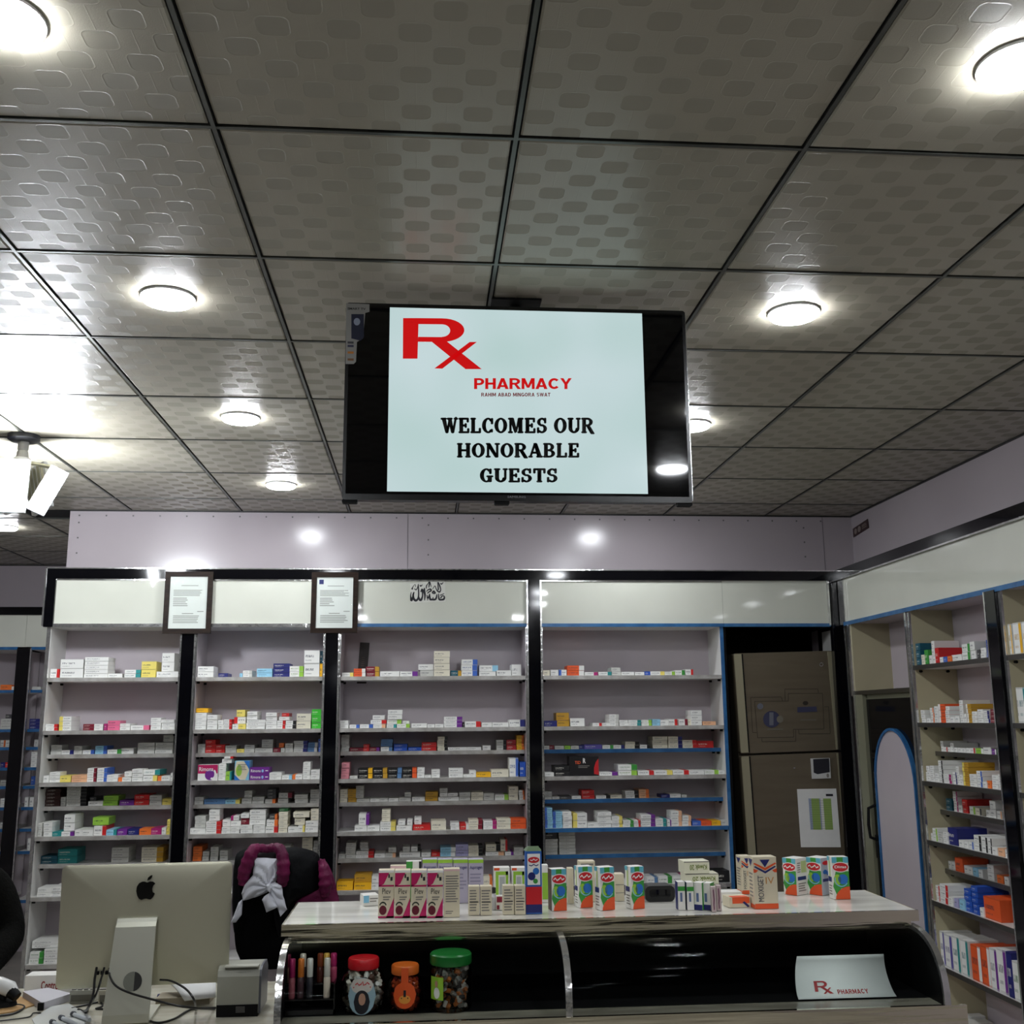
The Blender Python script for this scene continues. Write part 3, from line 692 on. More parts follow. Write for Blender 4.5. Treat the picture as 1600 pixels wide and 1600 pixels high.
BAYR = {}
def fill(bay, si, data, zx0, zs, plane='Y', zs_list=SHZ, front=None, gapz=None):
    piles = []
    for e in data.split(';'):
        e = e.split()
        if not e: continue
        x0, x1, h, n, c = float(e[0]), float(e[1]), float(e[2]), int(e[3]), e[4]
        base = float(e[5][1:]) if len(e) > 5 else 0
        piles.append((x0, x1, h, n, c, base))
    piles.sort(key=lambda p: (p[0]+p[1])/2)
    z = zs_list[si]
    top = zs_list[si-1]-.022 if si > 0 else ZH0-.01
    for pi, (x0, x1, h, n, c, base) in enumerate(piles):
        rnd = random.Random(hash((bay, si, pi)) if False else hash_(bay)*31+si*977+pi*13)
        inset = .012+rnd.random()*.012+(.014 if base else 0)
        if plane == 'Y':
            yf = (front if front is not None else YF)+(.089 if si in SETBACK else .009)+inset
            a, b = Xat(zx0+x0*zs, yf, z), Xat(zx0+x1*zs, yf, z); k = yf/FPX*zs*1.0
            dep = min(YB-.02-yf, .10+rnd.random()*.05) if front is None else .12
            cx, cy, rz = (a+b)/2, yf+dep/2, 0
            cz = 0
        else:
            xf = XF+(.079 if si in SETBACK else .009)+inset*.6
            a, b = Yat(zx0+x1*zs, xf, z), Yat(zx0+x0*zs, xf, z); k = math.hypot(xf, (a+b)/2)*.97/FPX*zs
            dep = min(XR-.02-xf, .11+rnd.random()*.06)
            cx, cy, rz = xf+dep/2, (a+b)/2, -PI/2
        if bay in BAYR:
            lo, hi = BAYR[bay]; a, b = max(min(a, b), lo+.002), min(max(a, b), hi-.002)
            if b-a < .008: continue
            if plane == 'Y': cx = (a+b)/2
            else: cy = (a+b)/2
        w = abs(b-a)-.001; zz = z+.0008+base*k; hh = h*k
        if zz+hh > top: hh = max(.012, top-zz)
        hh /= n
        for l in range(n):
            lv = 'single' if n == 1 else 'bottom' if l == 0 else 'top' if l == n-1 else 'middle' if n == 3 else ORD[l]+' up'
            BOXES.append(dict(bay=bay, si=si, pi=pi, lv=lv, c=c, n=n, loc=(cx+rnd.uniform(-.0015,.0015), cy+rnd.uniform(-.002,.002), zz+l*hh), sc=(w, dep, hh-.0008), rz=rz+rnd.uniform(-.012,.012), area=(w*(.5 if plane=='X' else 1)*hh)/((cy)**2)))
Z1 = (0, .2); Z3 = (280, .175); Z5 = (520, .2); Z7 = (820, .2125)
A_ = 'leftmost bay'; B_ = 'certificate bay'; C_ = 'calligraphy bay'; D_ = 'fridge-side bay'; E_ = 'right-wall bay'
BAYR.update({A_: BX[0], B_: BX[1], C_: BX[2], D_: BX[3], E_: RB1, 'edge bay': RB2})
fill(A_, 0, '360 460 70 1 w/r;465 645 140 2 w;655 840 155 5 w;842 955 32 1 w;970 1095 60 2 w/t;1100 1215 122 2 y;1220 1400 45 1 w;1258 1355 140 2 w @46', *Z1)
fill(A_, 1, '340 450 50 2 w/r;460 555 105 3 w/y<;645 730 48 2 d;735 806 48 2 w;808 835 50 1 m;836 930 72 2 p;935 1015 50 2 w;1020 1165 36 1 w/p;1175 1255 90 3 w;1258 1360 76 3 w', *Z1)
fill(A_, 2, '395 478 70 3 g;480 572 32 1 w/n;575 640 60 2 g;645 735 32 1 w/b;740 832 60 2 l/b;836 945 34 1 w/e;947 1045 42 1 w;1072 1205 80 3 g;1208 1345 80 3 g;1270 1350 52 1 g @82', *Z1)
fill(A_, 3, '335 380 50 1 w;382 464 75 3 w;466 555 48 1 y;558 675 50 2 j;678 750 100 3 w/d;752 830 100 3 w/b;832 922 50 2 w;925 1026 32 1 w/o<;1030 1112 90 3 w;968 1026 38 1 w @34;1116 1226 42 1 w/y;1116 1250 38 1 w/t @44;1229 1325 38 1 w/o<;1330 1358 60 1 w', *Z1)
fill(A_, 4, '345 465 125 5 D;470 510 65 2 g;515 672 150 6 g/k;685 800 34 1 w;700 750 26 1 s @36;805 920 70 2 h;930 1042 38 1 v;1045 1162 75 2 r;1165 1260 70 2 g;1264 1335 45 1 y', *Z1)
fill(A_, 5, '270 325 95 3 g;335 403 100 3 w;406 476 32 1 t;480 578 32 1 w/v;492 576 115 2 w @34;581 640 45 1 w;643 728 45 1 w;731 827 70 1 w/r;715 840 55 1 h @72;830 911 42 1 l/t;915 992 42 1 v;995 1082 42 1 n;1085 1176 45 1 o;1179 1260 45 1 m;1262 1297 50 1 w;1300 1338 105 3 y', *Z1)
fill(A_, 6, '305 445 55 2 T;448 600 100 2 t;865 1000 105 3 g;1100 1270 105 3 c/A', *Z1)
fill(A_, 7, '290 398 60 2 w;400 505 65 2 w;507 560 75 1 r', *Z1)
fill(A_, 8, '225 335 80 2 w/e;340 480 100 3 w;240 475 50 2 w @102', *Z1)
fill(B_, 0, '160 305 95 2 w;345 430 36 1 n;540 566 36 1 l;568 650 58 2 w/g;693 830 75 2 l;835 982 118 3 n;985 1108 95 2 w/h;1112 1250 232 2 w;1252 1306 116 1 Y;1252 1306 108 1 T @118', *Z3)
fill(B_, 1, '130 240 142 4 w;132 250 38 1 Y @143;245 338 125 3 w;342 394 80 2 w;397 467 85 3 w/r;470 524 45 1 w;526 594 45 1 y;485 590 58 1 w/r< @46;505 580 60 1 y @105;597 766 80 3 w;600 692 70 2 w @81;770 868 140 4 w;870 946 72 2 w/r;885 980 30 1 w @73;910 975 30 1 r @104;950 1042 70 2 w/k;1046 1175 130 2 c;1180 1290 165 3 E', *Z3)
fill(B_, 2, '165 230 75 3 g;232 322 110 3 r;323 406 70 2 r;410 508 60 2 g;512 578 32 1 y;582 672 65 2 g;675 836 38 1 g;735 835 70 2 g @39;840 902 38 1 d;890 936 38 1 o @39;905 940 36 1 g;943 1014 75 2 g;1022 1142 95 3 g/n;1145 1232 80 2 q/g;1240 1285 110 2 b/g', *Z3)
fill(B_, 3, '347 413 140 4 w;375 462 36 1 w @141;392 470 24 1 w/r @178;415 466 75 1 h/t;804 912 60 2 w;915 1007 38 1 w/l;1010 1100 42 1 w/o<;1102 1168 145 4 w;1170 1280 80 2 w', *Z3)
fill(B_, 4, '135 215 60 2 g;220 410 42 1 q;412 542 36 1 l/y;555 645 45 1 g;580 650 60 2 g @46;652 757 55 2 g;765 857 36 1 g/o;785 858 80 3 s @37;880 972 38 1 g;882 1000 45 1 g/d @39;1030 1147 70 2 g;1168 1267 110 3 g', *Z3)
fill(B_, 5, '90 232 46 1 w;135 232 95 3 g @47;236 372 100 3 w/r;260 355 92 2 w @102;376 456 55 2 w;458 538 55 2 w;380 452 55 1 w @56;458 550 45 1 w @56;458 532 40 1 w/m< @102;541 652 68 2 w;550 622 50 1 d @70;545 618 38 1 w @121;660 766 65 2 w;625 768 120 3 w @66;769 880 50 1 w/r;778 880 55 1 w/o @51;800 870 40 1 s/o @107;885 966 170 5 c;885 966 30 1 G @172;970 1060 46 1 w;1062 1122 56 1 w/y;1126 1275 92 2 w;1030 1122 60 1 c @58;1015 1160 45 1 c @120;1168 1270 92 2 c @94', *Z3)
fill(B_, 6, '120 200 118 3 o;205 265 77 2 g;275 345 112 3 g;360 432 82 2 g;920 990 110 2 g;1095 1190 175 4 c;1195 1265 150 3 g', *Z3)
fill(C_, 0, '70 162 32 1 w/y;165 256 62 2 O/w;258 362 78 2 d/A;368 520 42 1 w;524 664 40 1 w/v;680 786 48 1 g;668 786 46 1 w @49;790 914 195 4 c;918 1003 45 1 T/A;1005 1130 130 3 w/b;1145 1276 36 1 w;1142 1290 48 1 w/l @37;1280 1396 45 1 w;1398 1472 90 1 w', *Z5)
fill(C_, 1, '55 122 60 2 w;130 206 28 1 w/b;210 312 30 1 w/b;315 412 30 1 w/j;294 418 30 1 w/r @31;308 402 35 1 w @62;418 496 28 1 w/t;425 536 34 1 w/h @29;427 541 72 2 w @64;500 602 30 1 w/h;548 598 22 1 w @31;616 737 34 1 w;740 796 26 1 w;798 866 28 1 w;870 1012 82 3 w/v;1014 1027 40 1 k;1030 1156 46 1 w/r;1160 1243 36 1 w;1246 1374 36 1 w;1378 1512 56 1 w/n', *Z5)
fill(C_, 2, '65 128 125 5 g;131 235 28 1 d;237 284 52 2 r;286 368 30 1 d/v;375 467 33 1 w/q;375 467 55 2 q @34;475 582 52 2 B;585 692 28 1 B;695 812 62 2 r;818 896 105 4 c/k;898 1047 25 1 w;1050 1163 25 1 w;1168 1232 36 1 w;1280 1356 75 2 g/k;1358 1433 75 2 R;1436 1512 110 4 Y/o', *Z5)
fill(C_, 3, '65 128 120 3 P;130 192 22 1 g;195 309 75 2 k/Y;312 426 75 2 k/A;429 538 75 2 k/q;540 656 75 2 k/O;658 716 75 2 w;718 768 20 1 w;770 836 60 2 w;905 1016 68 2 w;1018 1066 22 1 w;1068 1119 50 1 w;1121 1236 36 1 Y;1238 1376 56 1 c;1378 1450 140 1 w/b;1460 1526 110 1 B', *Z5)
fill(C_, 4, '55 116 95 3 c;117 182 95 3 A;184 287 26 1 g;180 242 90 3 g @27;290 361 26 1 w;363 432 26 1 w;435 513 26 1 w;516 612 30 1 g;560 612 35 1 g @31;618 719 32 1 w;722 820 68 2 A;824 985 28 1 w;834 896 28 1 w @29;834 896 34 1 g @58;898 976 27 1 w @29;988 1077 60 2 g;1082 1177 60 2 c;1180 1264 52 1 g;1268 1374 42 1 w/h;1376 1450 100 2 c;1455 1510 70 2 w/o', *Z5)
fill(C_, 5, '168 266 40 1 w;200 282 85 1 w/v @41;268 366 40 1 w;372 492 65 2 w/y;380 447 85 3 c @66;495 620 36 1 w;510 567 36 1 w @37;580 622 40 1 w @37;625 763 40 1 r;637 693 50 1 w @41;765 882 66 1 c;920 990 50 2 w;992 1060 42 1 r/w;1062 1170 70 2 c/d;1175 1280 60 2 w/m;1282 1390 75 2 c;1392 1530 75 2 O', *Z5)
fill(C_, 6, '45 100 32 1 g;102 179 110 4 g;182 321 48 2 w/r;212 276 60 3 g @49;323 407 32 1 w;410 492 32 1 g/j;435 496 36 1 g @33;520 684 36 1 w;545 602 36 1 g @37;612 685 36 1 w/k @37;692 766 33 1 w;768 836 32 1 r;838 958 65 2 l/w;960 1059 85 2 L;1062 1174 75 3 c/k;1195 1340 26 1 w/j;1195 1310 52 1 c/k @27;1312 1366 85 1 c/r @27;1345 1412 26 1 w/v;1415 1490 56 2 g', *Z5)
fill(C_, 7, '32 160 60 1 Y;162 299 52 1 Y;165 300 50 1 A @53;301 360 45 1 w;302 360 45 1 w @46;1180 1250 75 1 c/o', *Z5)
fill(D_, 0, '132 186 42 1 c;188 246 45 1 w;255 310 45 1 w/b<;312 436 75 2 O/w;440 537 26 1 w/m;540 638 28 1 w/t;640 708 60 2 g;710 806 28 1 w;808 878 26 1 w;880 921 30 1 B;923 1027 30 1 w/y;1030 1106 28 1 w/h;1108 1178 38 1 w/e;1181 1240 45 1 w/r', *Z7)
fill(D_, 1, '132 236 42 1 n;238 329 43 1 A;232 326 55 1 A @44;335 441 60 1 w;498 565 24 1 w/r;568 620 24 1 w;622 693 85 3 w/g;695 758 43 2 w;760 856 43 2 w/t;858 936 43 2 w/h;938 996 48 2 l;998 1056 43 1 w;1058 1124 48 1 w/r;1130 1196 48 1 w/d;1200 1224 45 1 c;1226 1305 110 3 w;1308 1406 29 1 j', *Z7)
fill(D_, 2, '135 180 28 1 g;181 217 30 1 d;220 290 26 1 g;291 335 26 1 h;337 396 26 1 g;398 433 28 1 n;435 566 33 1 V;568 650 28 1 w/e;652 732 28 1 w/n;738 842 50 2 c/k;845 921 28 1 w/k;940 1050 85 3 c;1055 1158 85 3 c/n;1160 1266 58 2 c/r;1268 1390 50 1 r', *Z7)
fill(D_, 3, '135 213 28 1 w;215 328 75 2 k;548 684 26 1 w/v;686 826 35 1 w/h;686 826 40 1 w/e @36;830 948 33 1 w/r;950 1086 33 1 w/y;1088 1206 33 1 w/r;1208 1318 31 1 w;1320 1426 31 1 w/h;1428 1496 26 1 w', *Z7)
fill(D_, 4, '145 200 55 3 g;203 258 19 1 g;260 345 21 1 s;348 416 23 1 w;418 511 60 2 r;522 628 23 1 w/k;630 716 26 1 c;740 836 52 2 w/k;838 913 60 2 j/o;1000 1066 23 1 n;1068 1150 28 1 w;1152 1190 21 1 g', *Z7)
fill(D_, 5, '145 206 140 5 l/b<;208 278 112 4 l/b<;280 347 112 4 w;355 459 100 2 w/y<;460 537 32 1 w;538 638 105 4 w;640 720 75 3 w/y;722 800 46 2 w/e;802 852 46 2 w/r;854 960 82 3 w/v;962 1042 55 2 w/t;1045 1077 46 1 w/v;1078 1158 105 3 w/j;1160 1226 72 2 w/j;1230 1296 33 1 b;1298 1373 33 1 O;1375 1441 33 1 Y;1445 1520 36 1 g', *Z7)
fill(D_, 6, '150 243 105 5 g;150 241 40 1 s @107;255 375 150 7 g', *Z7)
fill(D_, 7, '640 740 40 1 w;900 976 46 1 w/q;980 1082 50 1 w/e;1085 1192 50 1 w/m;1395 1530 80 1 k', *Z7)
ZR = (1300, .2188); ZS = (1300, .2375)
rk = dict(plane='X', zs_list=RZ)
fill(E_, 0, '608 640 150 3 T;641 666 70 2 c;667 694 100 1 e;696 719 60 1 w;721 742 155 3 w;743 770 105 1 r;772 795 40 1 w;797 825 40 1 b;827 858 40 1 o;860 930 45 1 w;935 992 110 2 w/e;995 1030 120 2 w;1040 1062 60 1 s;1065 1104 70 2 w;1108 1140 120 2 B', *ZR, **rk)
fill(E_, 1, '640 670 85 3 w;680 706 30 1 w;708 735 100 3 w/o;737 764 110 3 w;766 816 125 3 O/w<;818 846 110 4 w;848 880 42 1 w;882 915 46 1 w;918 945 150 5 w;947 965 60 1 w;967 1003 125 4 A/w<;1005 1042 76 3 w;1045 1086 90 3 w;1090 1132 80 3 w/n;1135 1190 90 3 d', *ZR, **rk)
fill(E_, 2, '780 800 70 2 w;802 826 32 1 w/r;829 846 32 1 w;848 872 60 2 w;874 896 32 1 w;898 926 32 1 w;928 956 32 1 w;958 986 34 1 w;988 1026 36 1 w/r;1030 1082 36 1 h/w;1085 1140 46 1 w;1145 1176 36 1 v/w;1180 1200 40 1 e/w;1202 1222 36 1 w', *ZR, **rk)
fill(E_, 3, '650 680 60 2 w;682 706 100 3 w;708 737 105 4 w;740 768 60 2 w;770 800 145 5 w/k;802 856 60 3 w/m;866 894 80 2 w/n;896 916 120 4 w;918 940 70 2 w;942 986 150 5 A/y<;990 1040 80 3 w;1042 1080 105 3 w/b;1082 1110 42 1 w;1112 1145 50 1 o;1147 1192 90 3 w;1195 1240 100 3 w', *ZR, **rk)
fill(E_, 4, '755 792 70 2 T;805 834 120 4 w/m;836 860 42 1 w;862 896 80 2 r;905 942 46 1 w/h;945 986 42 1 c/s;1015 1042 42 1 w;1045 1084 100 2 w;1086 1120 46 1 w/j;1135 1176 46 1 w', *ZS, **rk)
fill(E_, 5, '640 664 42 1 w;666 696 75 2 w/h;700 733 55 2 g;735 768 70 3 w;770 831 100 1 n;835 869 42 1 w;871 900 42 1 w;902 932 46 1 w/b;940 986 90 2 w/k;990 1027 90 2 w/k;1030 1056 90 2 w/k;1060 1094 46 1 w;1096 1140 46 1 j;1142 1180 46 1 w/o;1182 1204 46 1 w/r', *ZS, **rk)
fill(E_, 6, '735 760 46 1 w;762 786 46 1 w;788 812 46 1 w;815 866 80 1 O;870 900 46 1 w;902 930 46 1 w;932 965 50 1 l;967 997 46 1 w;1030 1072 90 2 w;1090 1132 46 1 o;1135 1167 46 1 w;1170 1220 46 1 b', *ZS, **rk)
fill(E_, 7, '685 714 90 3 w/r;716 768 110 3 w/r;770 800 52 2 w;802 840 52 1 L;842 876 60 1 l;880 926 130 4 B;930 972 165 5 B;975 1000 52 1 w;1005 1112 125 1 O', *ZS, **rk)
fill(E_, 8, '700 750 190 1 w/V;752 801 190 1 w/V;808 855 200 1 w/t;858 906 200 1 w/t;930 994 200 1 O/w;996 1052 220 1 O/w;1055 1104 230 1 w/v;1106 1163 245 1 w/v;1166 1204 250 1 n;1206 1262 215 1 w/e', *ZS, **rk)
fill(E_, 9, '760 798 100 1 w;800 860 92 2 g/w;870 920 62 1 r;925 986 52 1 w;990 1050 60 2 w', *ZS, **rk)
F_ = 'edge bay'
fill(F_, 0, '1205 1226 170 1 h/w;1252 1302 205 1 w/Y;1306 1366 210 1 w/Y;1370 1430 210 1 w/Y', *ZR, **rk)
fill(F_, 1, '1255 1284 200 1 w;1290 1345 230 1 w;1348 1400 230 1 w/t', *ZR, **rk)
fill(F_, 3, '1325 1345 90 3 w/r;1347 1380 90 2 Y/w', *ZR, **rk)
fill(F_, 2, '1335 1360 60 1 O;1362 1390 60 1 w', *ZR, **rk)
ZL = (0, .25); lk = dict(front=YS+.04)
G_ = 'side room'
fill(G_, 0, '0 70 32 1 o;72 115 22 1 w;198 255 20 1 g', *ZL, **lk)
fill(G_, 1, '0 100 62 2 g;28 66 24 1 s @63;180 245 60 3 n', *ZL, **lk)
fill(G_, 2, '0 30 40 1 w/o;32 90 40 1 w;212 240 42 1 w', *ZL, **lk)
fill(G_, 3, '0 28 30 1 n;30 62 30 1 r;70 88 60 2 g;190 230 90 4 w', *ZL, **lk)
fill(G_, 4, '0 75 30 1 g;190 215 50 1 b', *ZL, **lk)
fill(G_, 5, '0 45 50 2 w/q;46 66 40 1 l;152 175 55 1 w;182 206 55 1 w', *ZL, **lk)
fill(G_, 6, '0 32 30 1 w;34 52 36 1 r', *ZL, **lk)
fill(G_, 7, '5 48 60 2 w/h;168 190 70 1 w', *ZL, **lk)
BOXES.sort(key=lambda b: -b['area'])
NB = 300
for b in BOXES[:NB]:
    o = inst('medicine_box', UBOXR if b['bay'] in (E_, F_) else UBOX, None, None, b['loc'], b['sc'], b['rz'])
    o.material_slots[0].link = 'OBJECT'; o.material_slots[0].material = box_material(b['c'])
    lb_ = '%s medicine box, %s in %s pile from left, %s shelf, %s' % (colname(b['c']), b['lv'], ORD[b['pi']], ORD[b['si']], b['bay'])
    if len(lb_.split()) > 16: lb_ = lb_.replace(' medicine box', ' box')
    tag(o, lb_, 'medicine box', 'medicine boxes on the shelves')
vs, fs, mi, uvs, mats = [], [], [], [], {}
for b in BOXES[NB:]:
    o_ = len(vs); c, s_ = math.cos(b['rz']), math.sin(b['rz'])
    for v in B_V:
        x, y, z = v[0]*b['sc'][0], v[1]*b['sc'][1], v[2]*b['sc'][2]
        vs.append((b['loc'][0]+x*c-y*s_, b['loc'][1]+x*s_+y*c, b['loc'][2]+z))
    i_ = mats.setdefault(b['c'], len(mats))
    for f, u in zip(B_F, UV_R if b['bay'] in (E_, F_) else UV_F): fs.append(tuple(k+o_ for k in f)); mi.append(i_); uvs += u
me = bpy.data.meshes.new('medicine_boxes'); me.from_pydata(vs, [], fs)
for c in mats: me.materials.append(box_material(c))
me.polygons.foreach_set('material_index', mi); ul = me.uv_layers.new(name='UVMap')
for i, u in enumerate(uvs): ul.data[i].uv = u
me.update()
o = bpy.data.objects.new('medicine_boxes', me); C.objects.link(o)
tag(o, 'small medicine boxes filling the gaps on every wall shelf', 'medicine boxes', kind='stuff')
#PART2
# ------------------------------------------------------------------ cartons with their own print
def carton(name, label, cat, loc, w, d, h, mt, rotz=0, group=None):
    """loc = middle of the lower front edge; front faces -Y before rotation"""
    b = MB().box(-w/2, w/2, 0, d, 0, h)
    o = b.build(name, mt, None); o.location = loc; o.rotation_euler = (0, 0, rotz)
    o['_w'] = w; tag(o, label, cat, group); DIM[o.name] = (w, d, h); return o
DIM = {}
def fprint(o, polys, mt, name='print', off=.0006):
    if 1 < len(polys) <= 4: return [fprint(o, [p], mt, name, off) for p in polys][-1]
    w, d, h = DIM[o.name]
    return MB().flat(polys, (-w/2, -off, 0), (w, 0, 0), (0, 0, h)).build(name, mt, o, local=True)
def lprint(o, polys, mt, name='print', off=.0006):
    if 1 < len(polys) <= 4: return [lprint(o, [p], mt, name, off) for p in polys][-1]
    w, d, h = DIM[o.name]
    return MB().flat(polys, (-w/2-off, d, 0), (0, -d, 0), (0, 0, h)).build(name, mt, o, local=True)
def tprint(o, polys, mt, name='print', off=.0006):
    if 1 < len(polys) <= 4: return [tprint(o, [p], mt, name, off) for p in polys][-1]
    w, d, h = DIM[o.name]
    return MB().flat(polys, (-w/2, 0, h+off), (w, 0, 0), (0, d, 0)).build(name, mt, o, local=True)
def ftext(o, s, x, y, tw, th, mt, bold=.02, off=.001, vertical=False, flip=False):
    w, d, h = DIM[o.name]
    if vertical: return text_part(s, (-w/2+x*w, -off, y*h), (0,0,1), (-1,0,0), th*h, tw*w, mt, o, bold=bold, local=True)
    if flip: return text_part(s, (-w/2+(x+tw)*w, -off, (y+th)*h), (-1,0,0), (0,0,-1), tw*w, th*h, mt, o, bold=bold, local=True)
    return text_part(s, (-w/2+x*w, -off, y*h), (1,0,0), (0,0,1), tw*w, th*h, mt, o, bold=bold, local=True)
def lines(x0, x1, y0, y1, n, jit=.25, seed=1):
    r = random.Random(seed); o = []
    for i in range(n):
        y = y1-(y1-y0)*(i+.5)/n; e = x1-(x1-x0)*jit*r.random(); hh = (y1-y0)/n*.22
        o.append(rect(x0, y-hh, e, y+hh))
    return o
K = lambda n, c, r=.42: mat('ink_'+n, c, r)
INKD, INKG, INKW = K('dark', (30, 30, 38)), K('grey', (128, 124, 118)), K('white', (236, 236, 232))
IRED, IGRN, IBLU, INAV, IORG, IMAG, ILIM, IPUR = K('red', (200, 30, 38)), K('green', (60, 150, 60)), K('blue', (40, 110, 190)), K('navy', (30, 36, 104)), K('orange', (226, 86, 40)), K('magenta', (186, 22, 92)), K('lime', (150, 196, 60)), K('purple', (112, 40, 140))
CW, CC, CL = mat('carton_white', (232, 230, 224), .4), mat('carton_cream', (214, 204, 178), .45), mat('carton_lavender', (176, 170, 190), .45)

# special shelf cartons
def shelf_special(si, x0, x1, h, zx0, zs, label, mt, base=0, dep=.1):
    yf = YF+(.089 if si in SETBACK else .009)+.012; z = SHZ[si]; k = yf/FPX*zs
    a, b = Xat(zx0+x0*zs, yf, z), Xat(zx0+x1*zs, yf, z)
    return carton('medicine_carton', label, 'medicine carton', ((a+b)/2, yf, z+.001+base*k), b-a-.001, dep, h*k, mt)
o = shelf_special(3, 162, 341, 130, *Z3, 'magenta and white wide carton with white lettering, certificate bay', INKW)
fprint(o, [rect(0, .45, 1, 1)], IMAG); fprint(o, [ell(.62, .36, .26, .34, 20)], IPUR, off=.0009); fprint(o, ring(.74, .4, .2, .34, .1, .12, -120, 60, 10), INKW, off=.0012)
ftext(o, 'Rimona', .06, .6, .72, .26, INKW, .01, .0015)
o = shelf_special(3, 490, 624, 160, *Z3, 'pale blue and cream upright carton, certificate bay', mat('ink_paleblue', (126, 186, 216), .42))
fprint(o, [[(.02,.02),(.75,.02),(.98,.5),(.8,.98),(.1,.98),(.02,.6)]], CC); fprint(o, [ell(.3, .5, .2, .3, 16)], ILIM, off=.0009); fprint(o, lines(.2, .85, .5, .85, 4), INKG, off=.0012); fprint(o, [[(.0,0),(.4,0),(0,.3)], [(1,1),(.6,1),(1,.55)]], IBLU, off=.0012)
for i in range(2):
    o = shelf_special(3, 626, 802, 51, *Z3, ('lower' if i == 0 else 'upper')+' of two stacked purple cartons with white lettering', IPUR, base=i*52)
    ftext(o, 'Rimona', .06, .25, .5, .45, INKW, .01); fprint(o, [ell(.66, .45, .06, .25, 12)], mat('ink_lightblue', (150, 190, 230), .4)); fprint(o, [rect(.8, .4, .94, .55)], INKW)
o = shelf_special(3, 330, 545, 135, *Z7, 'large black carton with red corner and white letters, fridge-side bay', mat('carton_black', (22, 20, 22), .35))
fprint(o, [[(.84,.1),(1,.05),(1,.9),(.9,.7),(.84,.4)]], IRED); ftext(o, 'TID', .18, .62, .2, .16, IORG); ftext(o, 'R', .46, .66, .1, .26, INKW, .04); fprint(o, lines(.3, .7, .4, .56, 2), INKG)
# dark strip behind the top shelf of the calligraphy bay
c0 = [atY(520+x*.2, 980+y*.2, YB-.016) for x, y in ((213,118),(288,122),(262,440),(188,440))]
sb = MB(); sb.add([tuple(p) for p in c0]+[(p.x, YB-.0125, p.z) for p in c0], [(0,1,2,3),(7,6,5,4),(0,4,5,1),(1,5,6,2),(2,6,7,3),(3,7,4,0)])
ds = sb.build('hanging_strip', mat('dark_brown_card', (42, 30, 28), .4), org=tuple(c0[0])); tag(ds, 'narrow dark brown strip hung on the board of the calligraphy bay', 'strip')
MB().flat([rect(.3, .42+.05*i, .62, .44+.05*i) for i in range(5)], c0[3]+Vector((0,-.001,0)), c0[2]-c0[3], c0[0]-c0[3]).build('print', mat('faint_brown', (84, 66, 60), .5), ds)

# ------------------------------------------------------------------ framed certificates, calligraphy, small plaque
def certificate(x0, x1, y0, y1, label, seed, emblem=True):
    Y = YF-.03
    a = atY(x0, y0, Y); b = atY(x1, y1, Y); c = atY(x0, y1, Y); d = atY(x1, y0, Y)
    xa, xb, za, zb = (a.x+c.x)/2, (b.x+d.x)/2, (b.z+c.z)/2, (a.z+d.z)/2
    t = empty('framed_certificate', ((xa+xb)/2, Y+.015, za), label, 'framed certificate', 'framed certificates')
    f = .026
    MB().box(xa, xb, Y, Y+.014, zb-f, zb).build('frame_rail', WOODF, t); MB().box(xa, xb, Y, Y+.014, za, za+f).build('frame_rail', WOODF, t)
    MB().box(xa, xa+f, Y, Y+.014, za+f, zb-f).build('frame_stile', WOODF, t); MB().box(xb-f, xb, Y, Y+.014, za+f, zb-f).build('frame_stile', WOODF, t)
    pg = MB().box(xa+f, xb-f, Y+.006, Y+.012, za+f, zb-f).build('document', PAPER, t)
    P0 = (xa+f, Y+.0055, za+f); U = (xb-xa-2*f, 0, 0); V = (0, 0, zb-za-2*f)
    ps = lines(.1, .9, .62, .75, 5, .2, seed)+lines(.1, .5, .42, .6, 5, .4, seed+1)+lines(.12, .9, .1, .26, 5, .2, seed+2)+[rect(.35, .28, .65, .295), rect(.75, .32, .92, .335), rect(.3, .82, .75, .832)]
    MB().flat(ps, P0, U, V).build('printed_lines', mat('faint_print', (150, 148, 144), .7), pg)
    if emblem: MB().flat([rect(.07, .86, .19, .95)], P0, U, V).build('emblem', INAV, pg)
    MB().box(xa+f, xb-f, Y+.003, Y+.0036, za+f, zb-f).build('glazing', GLASS, t)
    MB().box((xa+xb)/2-.01, (xa+xb)/2+.01, Y+.014, YF-.012, zb-.03, zb-.01).build('hook', MATTEBLACK, t)
certificate(256, 331, 893, 990, 'dark framed certificate at left, glaring with reflections', 3, False)
certificate(486, 559, 894, 989, 'dark framed certificate with a navy emblem, nearer the calligraphy', 8)
